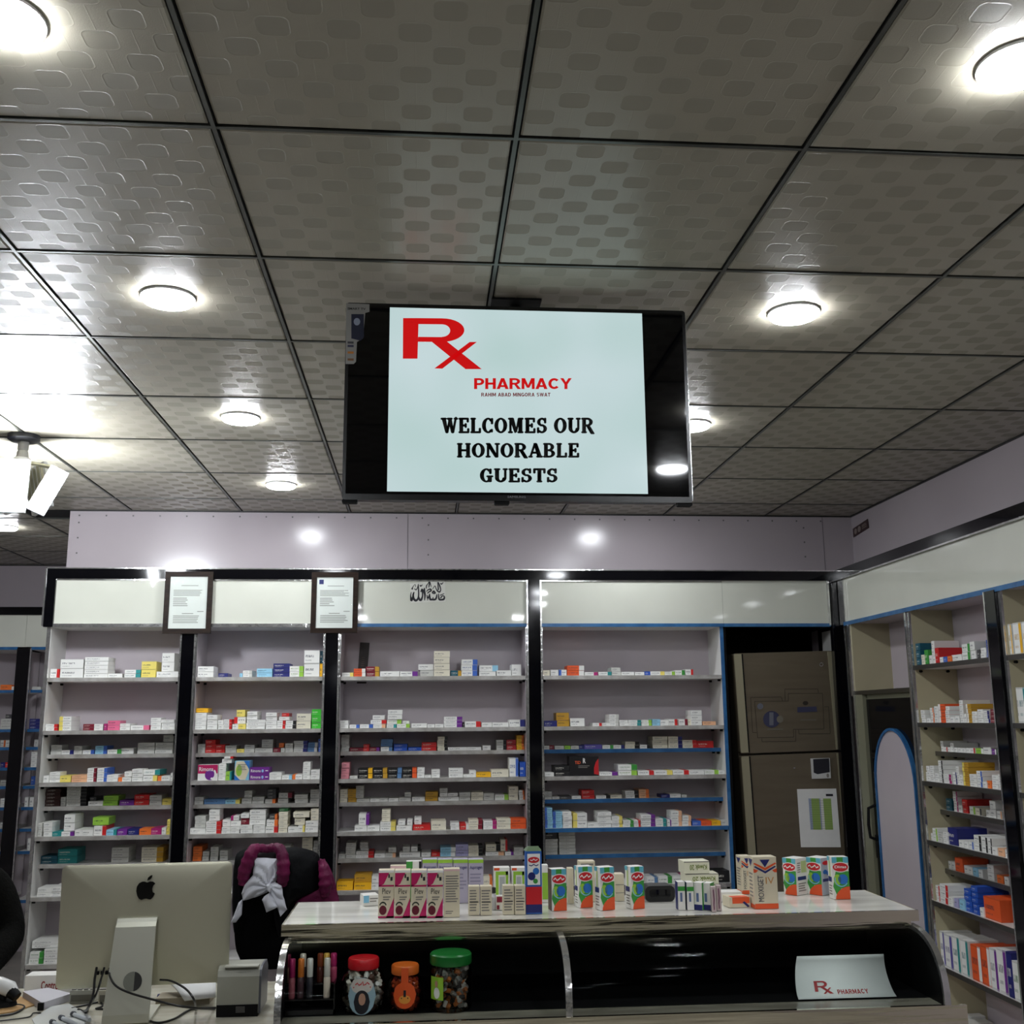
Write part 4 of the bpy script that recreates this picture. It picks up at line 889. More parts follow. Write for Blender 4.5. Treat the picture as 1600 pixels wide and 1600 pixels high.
CAL = [([(250,500),(235,620),(255,760),(285,700),(325,520)], [20,40,80,55,30]), ([(340,500),(312,600),(330,710),(390,765),(450,725),(480,620),(480,450),(470,250)], [40,60,75,80,65,50,45,28]),
 ([(480,640),(515,740),(560,745),(600,640),(602,540),(590,410)], [40,70,75,50,45,40]), ([(275,420),(300,345),(370,262),(392,340)], [70,25,18,22]), ([(350,395),(400,430),(440,380),(470,270)], [30,34,30,20]),
 ([(520,285),(550,315),(605,268)], [38,44,20]), ([(550,500),(590,410),(600,480)], [40,55,50]), ([(665,370),(655,480),(680,600),(665,765)], [30,85,62,25]), ([(720,390),(730,300),(780,230),(822,185),(860,280),(884,345)], [34,34,25,42,26,15]),
 ([(800,360),(815,260),(822,195)], [30,42,36]), ([(725,490),(780,430),(850,412),(872,460),(800,500),(755,550)], [25,38,56,50,44,25]), ([(742,590),(762,700),(800,640),(832,550)], [30,46,44,30]), ([(745,750),(780,735)], [30,30]),
 ([(822,570),(842,722),(900,735),(1000,732),(1040,660),(1052,570)], [40,66,66,62,55,34]), ([(935,660),(930,730)], [30,40]), ([(905,540),(955,475),(1012,548)], [50,60,50]), ([(920,545),(1000,545)], [40,40]),
 ([(918,412),(990,310),(1030,400),(1080,475),(1140,495),(1172,420),(1135,290),(1092,190)], [22,26,32,48,50,36,46,34]), ([(1078,190),(1100,440)], [26,52]), ([(1160,225),(1200,252),(1255,196)], [32,42,18]),
 ([(1102,550),(1122,722),(1200,742),(1272,720),(1284,640),(1222,622),(1165,700)], [30,60,60,66,42,36,44]), ([(1150,605),(1285,548)], [34,24])]
Yc = YF-.0012
st = MB().add([atY(630+x*.05, 900+y*.05, Yc) for x, y in ((210,240),(700,170),(1310,170),(1320,800),(240,840))], [(0,1,2,3,4)]).build('calligraphy_sticker', mat('sticker_clear_white', (220, 220, 212), .2), org=tuple(atY(662, 925, Yc)))
tag(st, 'black brush calligraphy sticker on the ivory header board', 'sticker')
cm = MB()
for pts, ws in CAL:
    sp = smoothpts([(p[0], p[1], w) for p, w in zip(pts, ws)], 5)
    for q in stroke([(p[0], p[1]) for p in sp], [p[2]*.92 for p in sp]): cm.add([atY(630+x*.05, 900+y*.05, Yc-.0008) for x, y in q], [(0,1,2,3)])
cm.build('brush_strokes', INKD, st)
pc = [atX(1320+x*.0375, 800+y*.0375, XR-.004) for x, y in ((330,700),(945,285),(990,660),(360,1060))]
pl = MB().add([tuple(p) for p in pc]+[(XR-.001, p.y, p.z) for p in pc], [(3,2,1,0),(4,5,6,7),(0,1,5,4),(1,2,6,5),(2,3,7,6),(3,0,4,7)]).build('wall_plaque', mat('dark_red_plaque', (52, 26, 26), .4), org=tuple(pc[0]))
tag(pl, 'small dark plaque with pale symbols high on the right wall', 'plaque')
MB().flat([ell(.18, .5, .09, .32, 14), ell(.42, .5, .1, .34, 14), rect(.6, .3, .9, .38), rect(.6, .5, .9, .58), rect(.6, .66, .85, .74)], pc[3]+Vector((-.001,0,0)), pc[2]-pc[3], pc[0]-pc[3]).build('print', mat('plaque_print', (140, 128, 122), .5), pl)

# ------------------------------------------------------------------ refrigerator
def fridge():
    Y = 5.63
    tl, tr_, bl, br = atY(1145,1022,Y), atY(1302,1019,Y), atY(1176,1335,Y), atY(1327,1335,Y)
    tilt = math.atan(((bl.x-tl.x)/(tl.z-bl.z)+(br.x-tr_.x)/(tr_.z-br.z))/2)*.75
    w = .555; zt = (tl.z+tr_.z)/2
    cx = (tl.x+tr_.x)/2 + math.tan(tilt)*zt
    t = empty('refrigerator', (cx, Y, .006), 'brown steel two-door refrigerator with papers stuck on it', 'refrigerator'); t.rotation_euler = (0, -tilt, 0)
    BR = noisy('brown_steel', (112, 102, 85), (105, 95, 79), .38, 3, stretch=(1,1,8), metal=.4); SL = mat('champagne_strip', (170, 164, 138), .35, .5)
    def bx(*a): b = MB().box(*a); return b
    bx(-w/2+.004, w/2-.004, .055, .60, .03, zt).build('cabinet', mat('fridge_side', (90, 84, 72), .4, .4), t, local=True)
    zs = atY(1240, 1178, Y).z
    for z0, z1 in ((.06, zs-.006), (zs+.006, zt)):
        dr = MB().rbox(-w/2, w/2, 0, .05, z0, z1, .012, axis='y').build('door', BR, t, local=True)
        bx(-w/2+.001, -w/2+.042, -.006, 0, z0+.004, z1-.004).build('edge_strip', SL, dr, local=True)
        bx(-w/2+.042, -w/2+.05, -.004, 0, z0+.004, z1-.004).build('handle_groove', MATTEBLACK, dr, local=True)
        bx(w/2-.03, w/2-.008, -.003, 0, z0+.004, z1-.004).build('edge_strip', SL, dr, local=True)
        for f in (.2, ): pass
    MB().box(-w/2+.02, w/2-.02, .02, .05, 0, .06).build('plinth', MATTEBLACK, t, local=True)
    def L(x, y):   # position on the door face in fridge-local coordinates
        p = atY(x, y, Y) - Vector((cx, Y, .006)); c, s_ = math.cos(tilt), math.sin(tilt)
        return Vector((p.x*c+p.z*s_, 0, -p.x*s_+p.z*c))
    def zz(x, y): return L(1120+x*.2374, 960+y*.2374)
    def quad(pts, mt, name, off): return MB().add([zz(*p)+Vector((0,-off,0)) for p in pts], [tuple(range(len(pts)))]).build(name, mt, t, local=True)
    LN = mat('dark_line', (44, 38, 32), .4)
    def poly(pts, wd=.0022):
        b = MB()
        for i in range(len(pts)-1):
            p, q = zz(*pts[i])+Vector((0,-.0012,0)), zz(*pts[i+1])+Vector((0,-.0012,0)); dv = (q-p).normalized(); n = Vector((-dv.z, 0, dv.x))*wd/2
            b.add([p-n, q-n, q+n, p+n], [(0,1,2,3)])
        return b.build('outline_print', LN, t, local=True)
    poly([(432,572),(424,543),(222,547),(235,777),(262,777)]); poly([(470,570),(248,573),(268,812),(506,808),(503,757),(705,754),(695,519),(470,521),(470,570)])
    poly([(450,567),(446,492),(664,491),(668,516)]); poly([(708,608),(735,608),(746,785),(540,787),(538,760)]); poly([(295,815),(298,838),(520,835),(518,760)])
    quad([(360+56*math.cos(a*.314), 690+55*math.sin(a*.314)) for a in range(20)], mat('fridge_logo_blue', (54, 56, 82), .4), 'logo_disc', .0016)
    quad([(345,645),(372,645),(372,730),(345,730)], mat('fridge_logo_pale', (100, 102, 112), .4), 'logo_mark', .002)
    quad([(415+22*math.cos(a*.4), 690+24*math.sin(a*.4)) for a in range(16)], mat('fridge_logo_grey', (108, 104, 92), .4), 'logo_mark', .0018)
    quad([(285+20*math.cos(a*.4), 605+20*math.sin(a*.4)) for a in range(16)], mat('fridge_logo_pale', (150,150,150), .4), 'logo_mark', .0018)
    quad([(530,610),(655,606),(660,640),(530,645)], mat('fridge_logo_blue', (60,60,90), .4), 'logo_band', .0016)
    for yy, e in ((752, 435), (690, 655)): quad([(e-105, yy), (e, yy), (e, yy+8), (e-105, yy+8)], mat('fridge_logo_grey', (130,124,110), .4), 'caption_print', .0016)
    quad([(583+18*math.cos(a*.4), 584+14*math.sin(a*.4)) for a in range(16)], LN, 'logo_mark', .0016)
    b = MB()
    for q in ring(0, 0, .011, .011, .004, .004): b.flat([q], zz(687,330)+Vector((0,-.003,0)), (1,0,0), (0,0,1))
    b.build('maker_badge', CHROME, t, local=True)
    MB().lathe([(.006,0),(.006,.004)], (0,0,0), 10).build('door_lock', CHROME, t, local=True).location = zz(508,1013)+Vector((0,-.004,0))
    # notepad and sheet held on the door (things of their own)
    def sheet(pts, mt, name, label, cat, th):
        M = Matrix.Translation((cx, Y, .006)) @ Matrix.Rotation(-tilt, 4, 'Y')
        loc = [M @ (zz(*p)+Vector((0,-.0012,0))) for p in pts]; org = loc[0]
        b = MB().add([tuple(p) for p in loc]+[(p.x, p.y-th, p.z) for p in loc], [(0,1,2,3),(7,6,5,4),(0,4,5,1),(1,5,6,2),(2,6,7,3),(3,7,4,0)])
        o = b.build(name, mt, org=tuple(org)); tag(o, label, cat)
        def sub(ps, m2, nm, off):
            P0 = loc[3]; U = loc[2]-loc[3]; V = loc[0]-loc[3]
            return MB().flat(ps, P0+Vector((0,-th-off,0)), U, V).build(nm, m2, o)
        return sub
    s1 = sheet([(615,948),(740,945),(748,1078),(625,1082)], mat('magnet_white', (200,200,198), .4), 'fridge_magnet', 'black and white square magnet on the lower refrigerator door', 'magnet', .006)
    s1([[(.12,.96),(.98,.98),(.96,.3),(.6,.26),(.3,.22),(.1,.3)]], INKD, 'print', .0008); s1([ell(.84,.14,.07,.1,12)], INKG, 'print', .001)
    s2 = sheet([(527,1150),(785,1146),(815,1532),(553,1532)], PAPER, 'printed_sheet', 'white printed sheet with green columns taped on the refrigerator', 'paper', .0012)
    s2([rect(.27,.3,.34,.84), rect(.54,.3,.57,.84)], mat('col_blue', (150,160,186), .6), 'print', .0006); s2([rect(.34,.3,.54,.84), rect(.64,.3,.84,.84)], mat('col_green', (140,168,90), .6), 'print', .0006); s2([rect(.72,.88,.9,.92)], INKD, 'print', .0006)
    s2([rect(.3,y_/100,.84,y_/100+.004) for y_ in range(32,84,4)], mat('col_line', (110,130,80), .6), 'print', .0009)
fridge()

# ------------------------------------------------------------------ display counter
CX0, CX1, CYF, CYB, CT = -.345, 1.298, 2.82, 3.16, 1.05
def counter():
    t = empty('display_counter', ((CX0+CX1)/2, CYF, 0), 'glass-fronted display counter with white marble top and mirror steel trim', 'counter')
    MB().box(CX0, CX1, CYF+.004, CYB, CT-.022, CT).build('marble_top', MARBLE, t)
    MB().box(CX0-.004, CX1+.004, CYF-.002, CYF+.004, CT-.026, CT+.001).build('edge_trim', STEEL, t)
    MB().box(CX1-.0, CX1+.004, CYF, CYB, CT-.026, CT+.001).build('edge_trim', STEEL, t)
    MB().box(CX0-.004, CX0, CYF, CYB, CT-.026, CT+.001).build('edge_trim', STEEL, t)
    MB().box(CX0+.012, CX1-.012, CYF+.012, CYF+.03, CT-.046, CT-.022).build('under_trim', STEEL, t)
    FZ = .856; LY = 2.662
    MB().box(CX0+.008, CX1-.008, LY+.006, LY+.075, FZ-.014, FZ).build('front_ledge', noisy('grey_stone_ledge', (132, 128, 116), (104, 100, 90), .2, 5, stretch=(1, 4, 1)), t)
    MB().box(CX0+.008, CX1-.008, LY+.075, CYB-.02, FZ-.014, FZ-.0005).build('display_floor', mat('black_velvet', (7, 7, 8), .5, spec=.2), t)
    MB().box(CX0-.016, CX1+.034, LY-.004, LY+.006, FZ-.055, FZ+.001).build('ledge_trim', STEEL, t)
    MB().box(CX0-.016, CX1+.034, LY+.004, LY+.03, FZ-.058, FZ-.014).build('ledge_trim', STEEL, t)
    VB = mat('black_velvet', (7, 7, 8), .5, spec=.2)
    MB().box(CX0+.01, CX1-.01, CYB-.05, CYB-.04, FZ, CT-.022).build('back_panel', VB, t)
    MB().box(CX0+.01, CX1-.01, CYF+.05, CYB-.05, CT-.026, CT-.0225).build('top_lining', VB, t)
    MB().box(CX0, CX1, LY+.05, CYB-.02, 0, FZ-.058).build('base_cabinet', BLACK, t)
    A, Bz, y0, z0 = .168, .150, CYF+.018, FZ
    cur = []
    for i in range(15):
        a = PI/2*i/14; e = 2/2.5
        cur.append((y0-A*math.sin(a)**e, z0+Bz*math.cos(a)**e))
    def side(x):
        b = MB(); pts = [(y0+.27, z0), (y0+.27, z0+Bz)]+cur
        b.prism(pts, (x, 0, 0), (0,1,0), (0,0,1), (1,0,0), .005); return b
    side(CX0+.012).build('end_panel', VB, t); side(CX1-.022).build('end_panel', VB, t)
    def bow(x, w):
        b = MB(); n = len(cur); vs = []
        for y, z in cur:
            dy, dz = y-(y0), z-z0; l = math.hypot(dy, dz); oy, oz = dy/l*.010, dz/l*.010
            vs += [(x-w/2, y, z), (x+w/2, y, z), (x+w/2, y+oy, z+oz), (x-w/2, y+oy, z+oz)]
        fs = [(4*i+j, 4*i+(j+1) % 4, 4*i+4+(j+1) % 4, 4*i+4+j) for i in range(n-1) for j in range(4)]+[(0,1,2,3), (4*n-4,4*n-3,4*n-2,4*n-1)]
        return b.add(vs, fs)
    for x in (CX0+.012, .352, CX1-.012): bow(x, .016).build('bow_strip', CHROME, t, True)
    g = MB(); n = len(cur); vs = []
    for y, z in cur: vs += [(CX0+.02, y, z), (CX1-.02, y, z)]
    for y, z in cur:
        dy, dz = y-y0, z-z0; l = math.hypot(dy, dz); vs += [(CX0+.02, y+dy/l*.004, z+dz/l*.004), (CX1-.02, y+dy/l*.004, z+dz/l*.004)]
    o_ = 2*n; fs = [(2*i, 2*i+1, 2*i+3, 2*i+2) for i in range(n-1)]+[(o_+2*i, o_+2*i+2, o_+2*i+3, o_+2*i+1) for i in range(n-1)]
    g.add(vs, fs).build('curved_glass', GLASS, t, True)
    MB().box(CX1-.01, CX1+.03, LY+.03, LY+.05, 0, FZ-.058).build('corner_trim', STEEL, t)
counter()
FZ = .8565
# goods on the marble top
def good(x0, x1, yb, yt, d, label, mt, rot=0, name='syrup_carton', cat='syrup carton', group='cartons on the counter', z=CT+.0012, wf=1.0):
    p = atZ((x0+x1)/2, yb, z); q0 = atY(x0, yb, p.y); q1 = atY(x1, yb, p.y)
    w = (q1.x-q0.x)*wf/math.cos(rot); h = atY((x0+x1)/2, yt, p.y).z-p.z
    return carton(name, label, cat, (p.x, p.y, p.z), w-.0008, d, h, mt, rot, group)
PL = ['leftmost of four white and magenta syrup cartons on the counter', 'second of four white and magenta syrup cartons on the counter', 'third of four white and magenta syrup cartons on the counter', 'rightmost of four white and magenta syrup cartons on the counter']
for i in range(4):
    o = good(590.5+25.6*i, 615.3+25.6*i, 1434, 1360, .036, PL[i], CC)
    fprint(o, [[(0,.65),(.35,.72),(.75,1),(0,1)], rect(0,.655,1,.69), [(1,0),(1,.42),(.5,0)], rect(0,0,1,.035)], IMAG); fprint(o, [rect(0,.95,1,1)], INKW, off=.0009)
    fprint(o, [ell(.3,.16,.24,.1,16)], K('berry', (96,14,36)), off=.0009); fprint(o, ring(.3,.25,.24,.09,.07,.03,10,170,10), K('leaf', (26,42,30)), off=.0012)
    fprint(o, [rect(.62,.84,.72,.92), rect(.76,.78,.9,.86)], INKD, off=.0009); fprint(o, lines(.3,.8,.36,.46,2), INKG, off=.0009)
    ftext(o, 'Plev', .24, .5, .55, .12, INKD, -.005)
o = good(693, 718.5, 1433, 1358, .036, 'cream carton back covered in fine print, beside the magenta ones', CC); fprint(o, lines(.12,.95,.3,.88,11,.3,4)+lines(.12,.6,.06,.14,2), INKG)
fprint(o, [rect(0,.96,1,1)], mat('pinkish', (226,190,190), .5))
LV = ['first', 'second', 'third', 'fourth']
for i in range(4):
    o = good(659.5+24.2*i, 683+24.2*i, 1411, 1343, .036, '%s from left of four tall lavender cartons behind the magenta row' % LV[i], CL)
    fprint(o, [rect(0,.92,1,1)], ILIM); ftext(o, 'Aspirogen', .08, .76, .84, .1, INAV, .01); fprint(o, lines(.1,.9,.3,.7,5,.3,i), mat('lavprint', (140,134,158), .5))
o = good(634, 658, 1409, 1346, .03, 'green and white carton half hidden behind the magenta cartons', CW); fprint(o, [rect(0,0,.42,1)], IGRN); fprint(o, [rect(.85,0,1,1)], INKD)
o = good(609, 634, 1410, 1353, .03, 'pale pink topped carton behind the second magenta carton', CC); fprint(o, [rect(0,.93,1,1)], mat('pinkish', (226,190,190), .5))
o = good(568, 592, 1415, 1399, .05, 'small white and blue box lying left of the magenta cartons', CW, .25, 'medicine_box'); fprint(o, [rect(0,.3,.35,1)], mat('ink_paleblue', (126,186,216), .42)); fprint(o, lines(.4,.95,.3,.8,2), INKG)
for i, (a, b, yb, yt, s_) in enumerate(((732,749.5,1430,1385,'leftmost'), (750.5,769,1430,1385,'second'), (786,803.5,1429,1384,'third'), (804.5,821.5,1429,1384,'rightmost'))):
    o = good(a, b, yb, yt, .03, '%s of four small cream cartons left of the tall blue one' % s_, CC); fprint(o, lines(.1,.9,.12,.9,8,.3,i+20), INKG); fprint(o, [rect(.1,.44,.9,.47)], INKD, off=.0009)
for i, (a, b) in enumerate(((772,797), (800,822))):
    o = good(a, b, 1412, 1356, .04, '%s white carton with green frame behind the small cream ones' % ('left' if i == 0 else 'right'), CW)
    fprint(o, [rect(.1,.05,.28,.9), rect(.28,.8,.9,.9), rect(.75,.3,.9,.9)], ILIM); fprint(o, [rect(.35,.2,.68,.75)], mat('ink_pale', (176,180,176), .4)); fprint(o, [rect(0,.93,.35,1)], IORG, off=.0009)
o = good(775, 786, 1422, 1400, .02, 'tiny white and maroon box between the cream cartons', CW, 0, 'medicine_box'); fprint(o, [rect(.1,.55,.9,.95), rect(.1,.05,.5,.35)], K('maroon', (140,30,56)))
pb = atZ(771.5, 1421, CT+.001); bt = MB().lathe([(.009,0),(.0095,.004),(.0095,.032),(.004,.04),(.004,.044)], pb, 14).build('bottle', mat('clear_bottle', (186,186,192), .2), org=tuple(pb)); tag(bt, 'tiny bottle with black cap between the cream cartons', 'bottle')
MB().lathe([(.0058,.042),(.0058,.056),(.003,.057)], pb, 12).build('cap', INKD, bt)
o = good(822, 847.5, 1428, 1330, .035, 'tall blue and red carton with white label and coloured dots', mat('carton_blue', (40,96,176), .4))
fprint(o, [rect(0,.02,1,.16)], INAV); fprint(o, [rect(0,.15,1,.43)], IRED, off=.0009); fprint(o, [rect(.1,.46,.9,.96)], INKW, off=.0009); fprint(o, [ell(.5,.86,.36,.05,18)], IRED, off=.0012)
fprint(o, [ell(.64,.68,.2,.055,16)], IBLU, off=.0012); fprint(o, [ell(.36,.6,.24,.065,16)], INAV, off=.0014); fprint(o, [ell(.6,.52,.15,.04,16)], IGRN, off=.0012)
fprint(o, stroke([(.2,.78),(.35,.765),(.5,.79),(.65,.765),(.8,.785)], .016), INAV, off=.0014); fprint(o, stroke([(.28,.86),(.4,.85),(.5,.875),(.62,.85),(.74,.87)], .016), INKW, off=.0015)
fl = MB().add([(-.02,.0,.0),(.02,.0,.0),(.024,.035,.0),(-.024,.035,.0),(-.012,.008,.012),(.014,.01,.012),(.016,.03,.008),(-.014,.03,.01)], [(0,1,5,4),(1,2,6,5),(2,3,7,6),(3,0,4,7),(4,5,6,7)]).build('crumpled_flap', mat('flap_green', (96,120,84), .5), o, local=True); fl.location = (0,0,DIM[o.name][2])
o = good(846.5, 857, 1410, 1352, .03, 'green and white carton edge just right of the tall blue carton', CW); fprint(o, [rect(.1,.08,1,.8)], ILIM)
def digas(x0, x1, yb, yt, label, rot, word, d=.034, narrow=False, side=None, front=True):
    o = good(x0, x1, yb, yt, d, label, CW, rot)
    pr = fprint
    pr(o, [rect(0,.86,.3,1), rect(.68,.86,1,1)], mat('ink_aqua', (96,176,196), .4)); pr(o, [rect(.3,.86,.68,1), [(0,.3),(.2,.66),(1,.66),(1,.22),(.5,.26),(.2,.1)]], IGRN)
    pr(o, [ell(.62,.47,.3,.12,18)], IBLU, off=.0009); pr(o, [ell(.28,.46,.22,.13,16)], ILIM, off=.0009); pr(o, ring(.52,.46,.42,.17,.06,.025,160,330,10), mat('ink_paleblue', (126,186,216), .42), off=.0012)
    pr(o, [[(1,0),(1,.3)]+[(1-.88*math.sin(a*PI/16), .3*math.cos(a*PI/16)) for a in range(1,8)]+[(.12,0)]], IORG, off=.0012)
    pr(o, [ell(.5,.76,.52,.125,22)], INKW, off=.0013); pr(o, [ell(.5,.76,.47,.105,22)], IRED, off=.0016)
    if word: ftext(o, word, .14, .715, .72, .085, INKW, .02, .0021)
    else: pr(o, stroke([(.12,.75),(.25,.79),(.35,.73),(.5,.76),(.62,.8),(.7,.74),(.86,.77)], .035), INKW, off=.0021)
    if side == 'brown': lprint(o, [rect(0,0,1,1)], mat('ink_brown', (82,60,48), .5))
    else:
        lprint(o, [rect(.3,.5,.6,.9)], mat('ink_limepale', (188,206,140), .4)); lprint(o, [rect(.1,.4,.8,.52)], INAV, off=.0009); lprint(o, lines(.15,.85,.08,.34,4), INKG); lprint(o, [rect(0,.9,.5,1)], mat('ink_aqua', (96,176,196), .4), off=.0012)
    return o
digas(862, 886, 1423, 1358, 'leftmost green and red syrup carton, with a brown side', .16, '', side='brown')
digas(904, 927, 1418, 1354, 'second green and red syrup carton from the tall blue one', .16, '')
digas(938, 961.5, 1422, 1355, 'third green and red syrup carton from the tall blue one', .28, '')
digas(986, 1008, 1420, 1354, 'fourth green and red syrup carton, beside the dark pouch', .26, '')
o = good(888, 897, 1412, 1357, .03, 'plain cream carton between the green and red syrup cartons', CC)
o = good(962, 976, 1408, 1366, .04, 'plain cream carton right of the third green and red syrup carton', CC); fprint(o, [rect(0,.3,1,.32), rect(0,.6,1,.62)], INKG)
o = good(906, 931, 1409, 1346, .04, 'cream carton rising behind the second green and red carton', CC); fprint(o, [rect(.1,.9,.9,.95)], INKG)
# dark pouch
pp = atZ(1032, 1409, CT+.001); pu = MB().rbox(pp.x-.042, pp.x+.042, pp.y, pp.y+.06, pp.z, pp.z+.042, .014, 5).build('card_reader', mat('black_rubber', (14,14,15), .45), org=tuple(pp), smooth=True); tag(pu, 'black rounded device lying on the counter behind syrup cartons', 'device')
MB().rbox(pp.x-.03, pp.x+.03, pp.y-.001, pp.y, pp.z+.012, pp.z+.032, .006, 4).build('front_panel', BLACK, pu)
# stacked lime lettered boxes (printed upside down)
for i, (a, b, yb, yt, lv) in enumerate(((1075,1124,1401,1381,'lowest'), (1071,1123,1381,1364.5,'middle'), (1069,1109,1364.5,1345,'top'))):
    base = CT+.0015 if i == 0 else zt_
    p = atZ((1075+1124)/2, 1401, CT+.0015); q0, q1 = atY(a, yb, p.y), atY(b, yb, p.y); hh = atY(a, yt, p.y).z-atY(a, yb, p.y).z
    o = carton('medicine_box', '%s of three cream boxes with upside-down green lettering' % lv, 'medicine box', ((q0.x+q1.x)/2, p.y, base), q1.x-q0.x, .06, hh-.001, mat('carton_ivory', (222,220,196), .45), -.06+.05*i, 'cartons on the counter'); zt_ = base+hh
    if i: ftext(o, 'Kiwek 20', .22, .28, .68, .44, K('olive', (110,128,40)), .015, flip=True)
    fprint(o, [rect(0,.92,1,1)], INKG)
UG = ['leftmost', 'second', 'third', 'rightmost']
for i, (a, b) in enumerate(((1060,1071.5), (1074,1085), (1086,1097), (1099,1110))):
    o = good(a, b, 1422, 1378+i*.6, .03, '%s of four small upright white boxes with navy and green print' % UG[i], CW, -.02 if i < 2 else -.62, 'medicine_box')
    fprint(o, [rect(0,.68,1,.84)] if i < 2 else [rect(0,0,1,.2)], IGRN if i < 2 else INAV); fprint(o, [rect(.3,.3,.6,.62)], K('print_blue', (90,110,150)), off=.0009); lprint(o, [rect(0,0,1,1)], INAV)
    w, d, h = DIM[o.name]; MB().flat([rect(0,0,1,1)], (w/2+.0006, 0, 0), (0,d,0), (0,0,h)).build('side_print', IGRN, o, local=True)
for i, (a, b) in enumerate(((1112.5,1120), (1120.5,1128))):
    o = good(a, b, 1425-i*2, 1386-i*2, .02, '%s slim pinkish box beside the white and navy boxes' % ('left' if i == 0 else 'right'), mat('carton_pinkgrey', (196,178,176), .5), -.15, 'medicine_box'); fprint(o, stroke([(.5,.08),(.45,.3),(.55,.5),(.45,.9)], .25), K('plum', (120,70,96)))
o = good(1126, 1160, 1409, 1394, .05, 'flat white box lying behind the orange tipped box', CW, 0, 'medicine_box')
o = good(1140, 1174, 1418, 1402, .05, 'white box with orange end lying before the tall drip carton', CC, .12, 'medicine_box'); fprint(o, [rect(.12,.4,.95,1)], IORG); tprint(o, [rect(.1,0,.9,.5)], IORG); fprint(o, [[(.6,.5),(.85,.0),(.95,.1),(.7,.6)]], INAV, off=.0009)
def moxi(x0, x1, yb, yt, label, rot, full=True):
    o = good(x0, x1, yb, yt, .045, label, CC, rot)
    V = lambda y, w, t: [[(.5-w,y+.13),(.5,y),(.5,y+t),(.5-w+.06,y+.13+t*.4)], [(.5+w,y+.13),(.5,y),(.5,y+t),(.5+w-.06,y+.13+t*.4)]]
    fprint(o, [[(.28,.95),(.72,.95),(.5,.8)]], INAV); fprint(o, V(.74,.5,.05), IORG); fprint(o, V(.68,.48,.045), INAV, off=.0009); fprint(o, [[(0,.78),(.2,.74),(.1,.7),(0,.7)], [(1,.78),(.8,.74),(.9,.7),(1,.7)], rect(0,0,1,.1)], IORG)
    ftext(o, 'MOXIGET', .4, .14, .24, .5, K('slate', (62,66,82)), .0, vertical=True); ftext(o, 'IV', .5, .48, .36, .13, K('tan', (196,140,76)), .0)
    lprint(o, lines(.15,.85,.2,.7,7), INKG); lprint(o, [[(.1,.95),(.9,.95),(.5,.8)]], INAV); lprint(o, [rect(0,0,1,.08)], IORG)
    return o
moxi(1160, 1178, 1397, 1338, 'rear drip-medicine carton with navy chevron, partly hidden', .05)
moxi(1180, 1217, 1420, 1339, 'large cream drip-medicine carton with navy and orange chevron', .0)
def side_print(o, polys, mt, off=.0006):
    w, d, h = DIM[o.name]
    for p in polys: MB().flat([p], (w/2+off, 0, 0), (0, d, 0), (0, 0, h)).build('side_print', mt, o, local=True)
o = digas(1228.5, 1242.5, 1398, 1341, 'green and red syrup carton turned aside, nearest the drip carton', -.95, '', d=.055)
side_print(o, [rect(.45,.6,.9,.92)], mat('ink_limepale', (188,206,140), .4)); side_print(o, [rect(.12,.4,.85,.5)], INAV); side_print(o, lines(.15,.85,.08,.34,4)+lines(.12,.42,.6,.9,5), INKG)
o = digas(1266.5, 1281.5, 1398, 1340, 'green and red syrup carton turned aside, with blue dots, middle one', -.95, '', d=.052)
side_print(o, [rect(0,0,1,1)], mat('carton_bluegrey', (178,184,194), .4)); side_print(o, [ell(.5,.86,.36,.06,16)], IRED, .0009); side_print(o, [ell(.35,.62,.2,.06,14), ell(.65,.58,.2,.06,14)], IBLU, .0009); side_print(o, [rect(.1,.36,.9,.44)], INAV, .0009)
digas(1303, 1329, 1405, 1339, 'rightmost green and red syrup carton, with white lettering', -.02, 'Digas')

# ------------------------------------------------------------------ inside the showcase
def jar(x, y, r, h, lid, lidr, label, body, candy, prof):
    t = empty('candy_jar', (x, y, FZ), label, 'jar', 'candy jars in the showcase')
    MB().lathe([(a*r, b*h) for a, b in prof], (x, y, FZ), 28).build('jar_body', JARGLASS, t, True)
    lh = h*.2
    MB().lathe([(lidr, h-lh), (lidr*1.03, h-lh*.9), (lidr*1.03, h-lh*.15), (lidr*.96, h), (lidr*.3, h+.001)], (x, y, FZ), 28).build('lid', lid, t, True)
    rr = random.Random(int(r*1e4)); n = 0
    groups = {}
    for _ in range(900):
        if n >= 130: break
        zc = rr.uniform(.06, .74)*h; lim = 0
        for (a0, b0), (a1, b1) in zip(prof, prof[1:]):
            if b0*h <= zc <= b1*h and b1 > b0: lim = (a0+(a1-a0)*(zc-b0*h)/((b1-b0)*h))*r
        lim -= .013
        if lim <= 0: continue
        a = rr.uniform(0, 2*PI); q = lim*math.sqrt(rr.uniform(.3, 1)); c = (x+q*math.cos(a), y+q*math.sin(a), FZ+zc)
        m_ = rr.choice(candy); b = groups.setdefault(m_.name, (m_, MB()))[1]
        d = Vector((rr.uniform(-1,1), rr.uniform(-1,1), rr.uniform(-1,1))).normalized()*rr.uniform(.004,.008)
        b.tube([Vector(c)-d, Vector(c)+d], [.0055,.0055], 7); n += 1
    for m_, b in groups.values():
        o = b.build('candies', m_, t); o['kind'] = 'stuff'
    return t
P1 = [(.62,0),(.86,.03),(1,.22),(1,.5),(.86,.7),(.6,.8),(.6,.9)]
CK = [mat('candy_cream', (206,198,184), .4), mat('candy_brown', (84,50,38), .4), mat('candy_white', (222,220,214), .3)]
jp = atZ(565, 1586, FZ); jx, jy = jp.x, jp.y+.050
t = jar(jx, jy, .056, .121, mat('red_lid', (196,26,36), .3), .037, 'red-lidded candy jar with an oval portrait label', None, CK, P1)
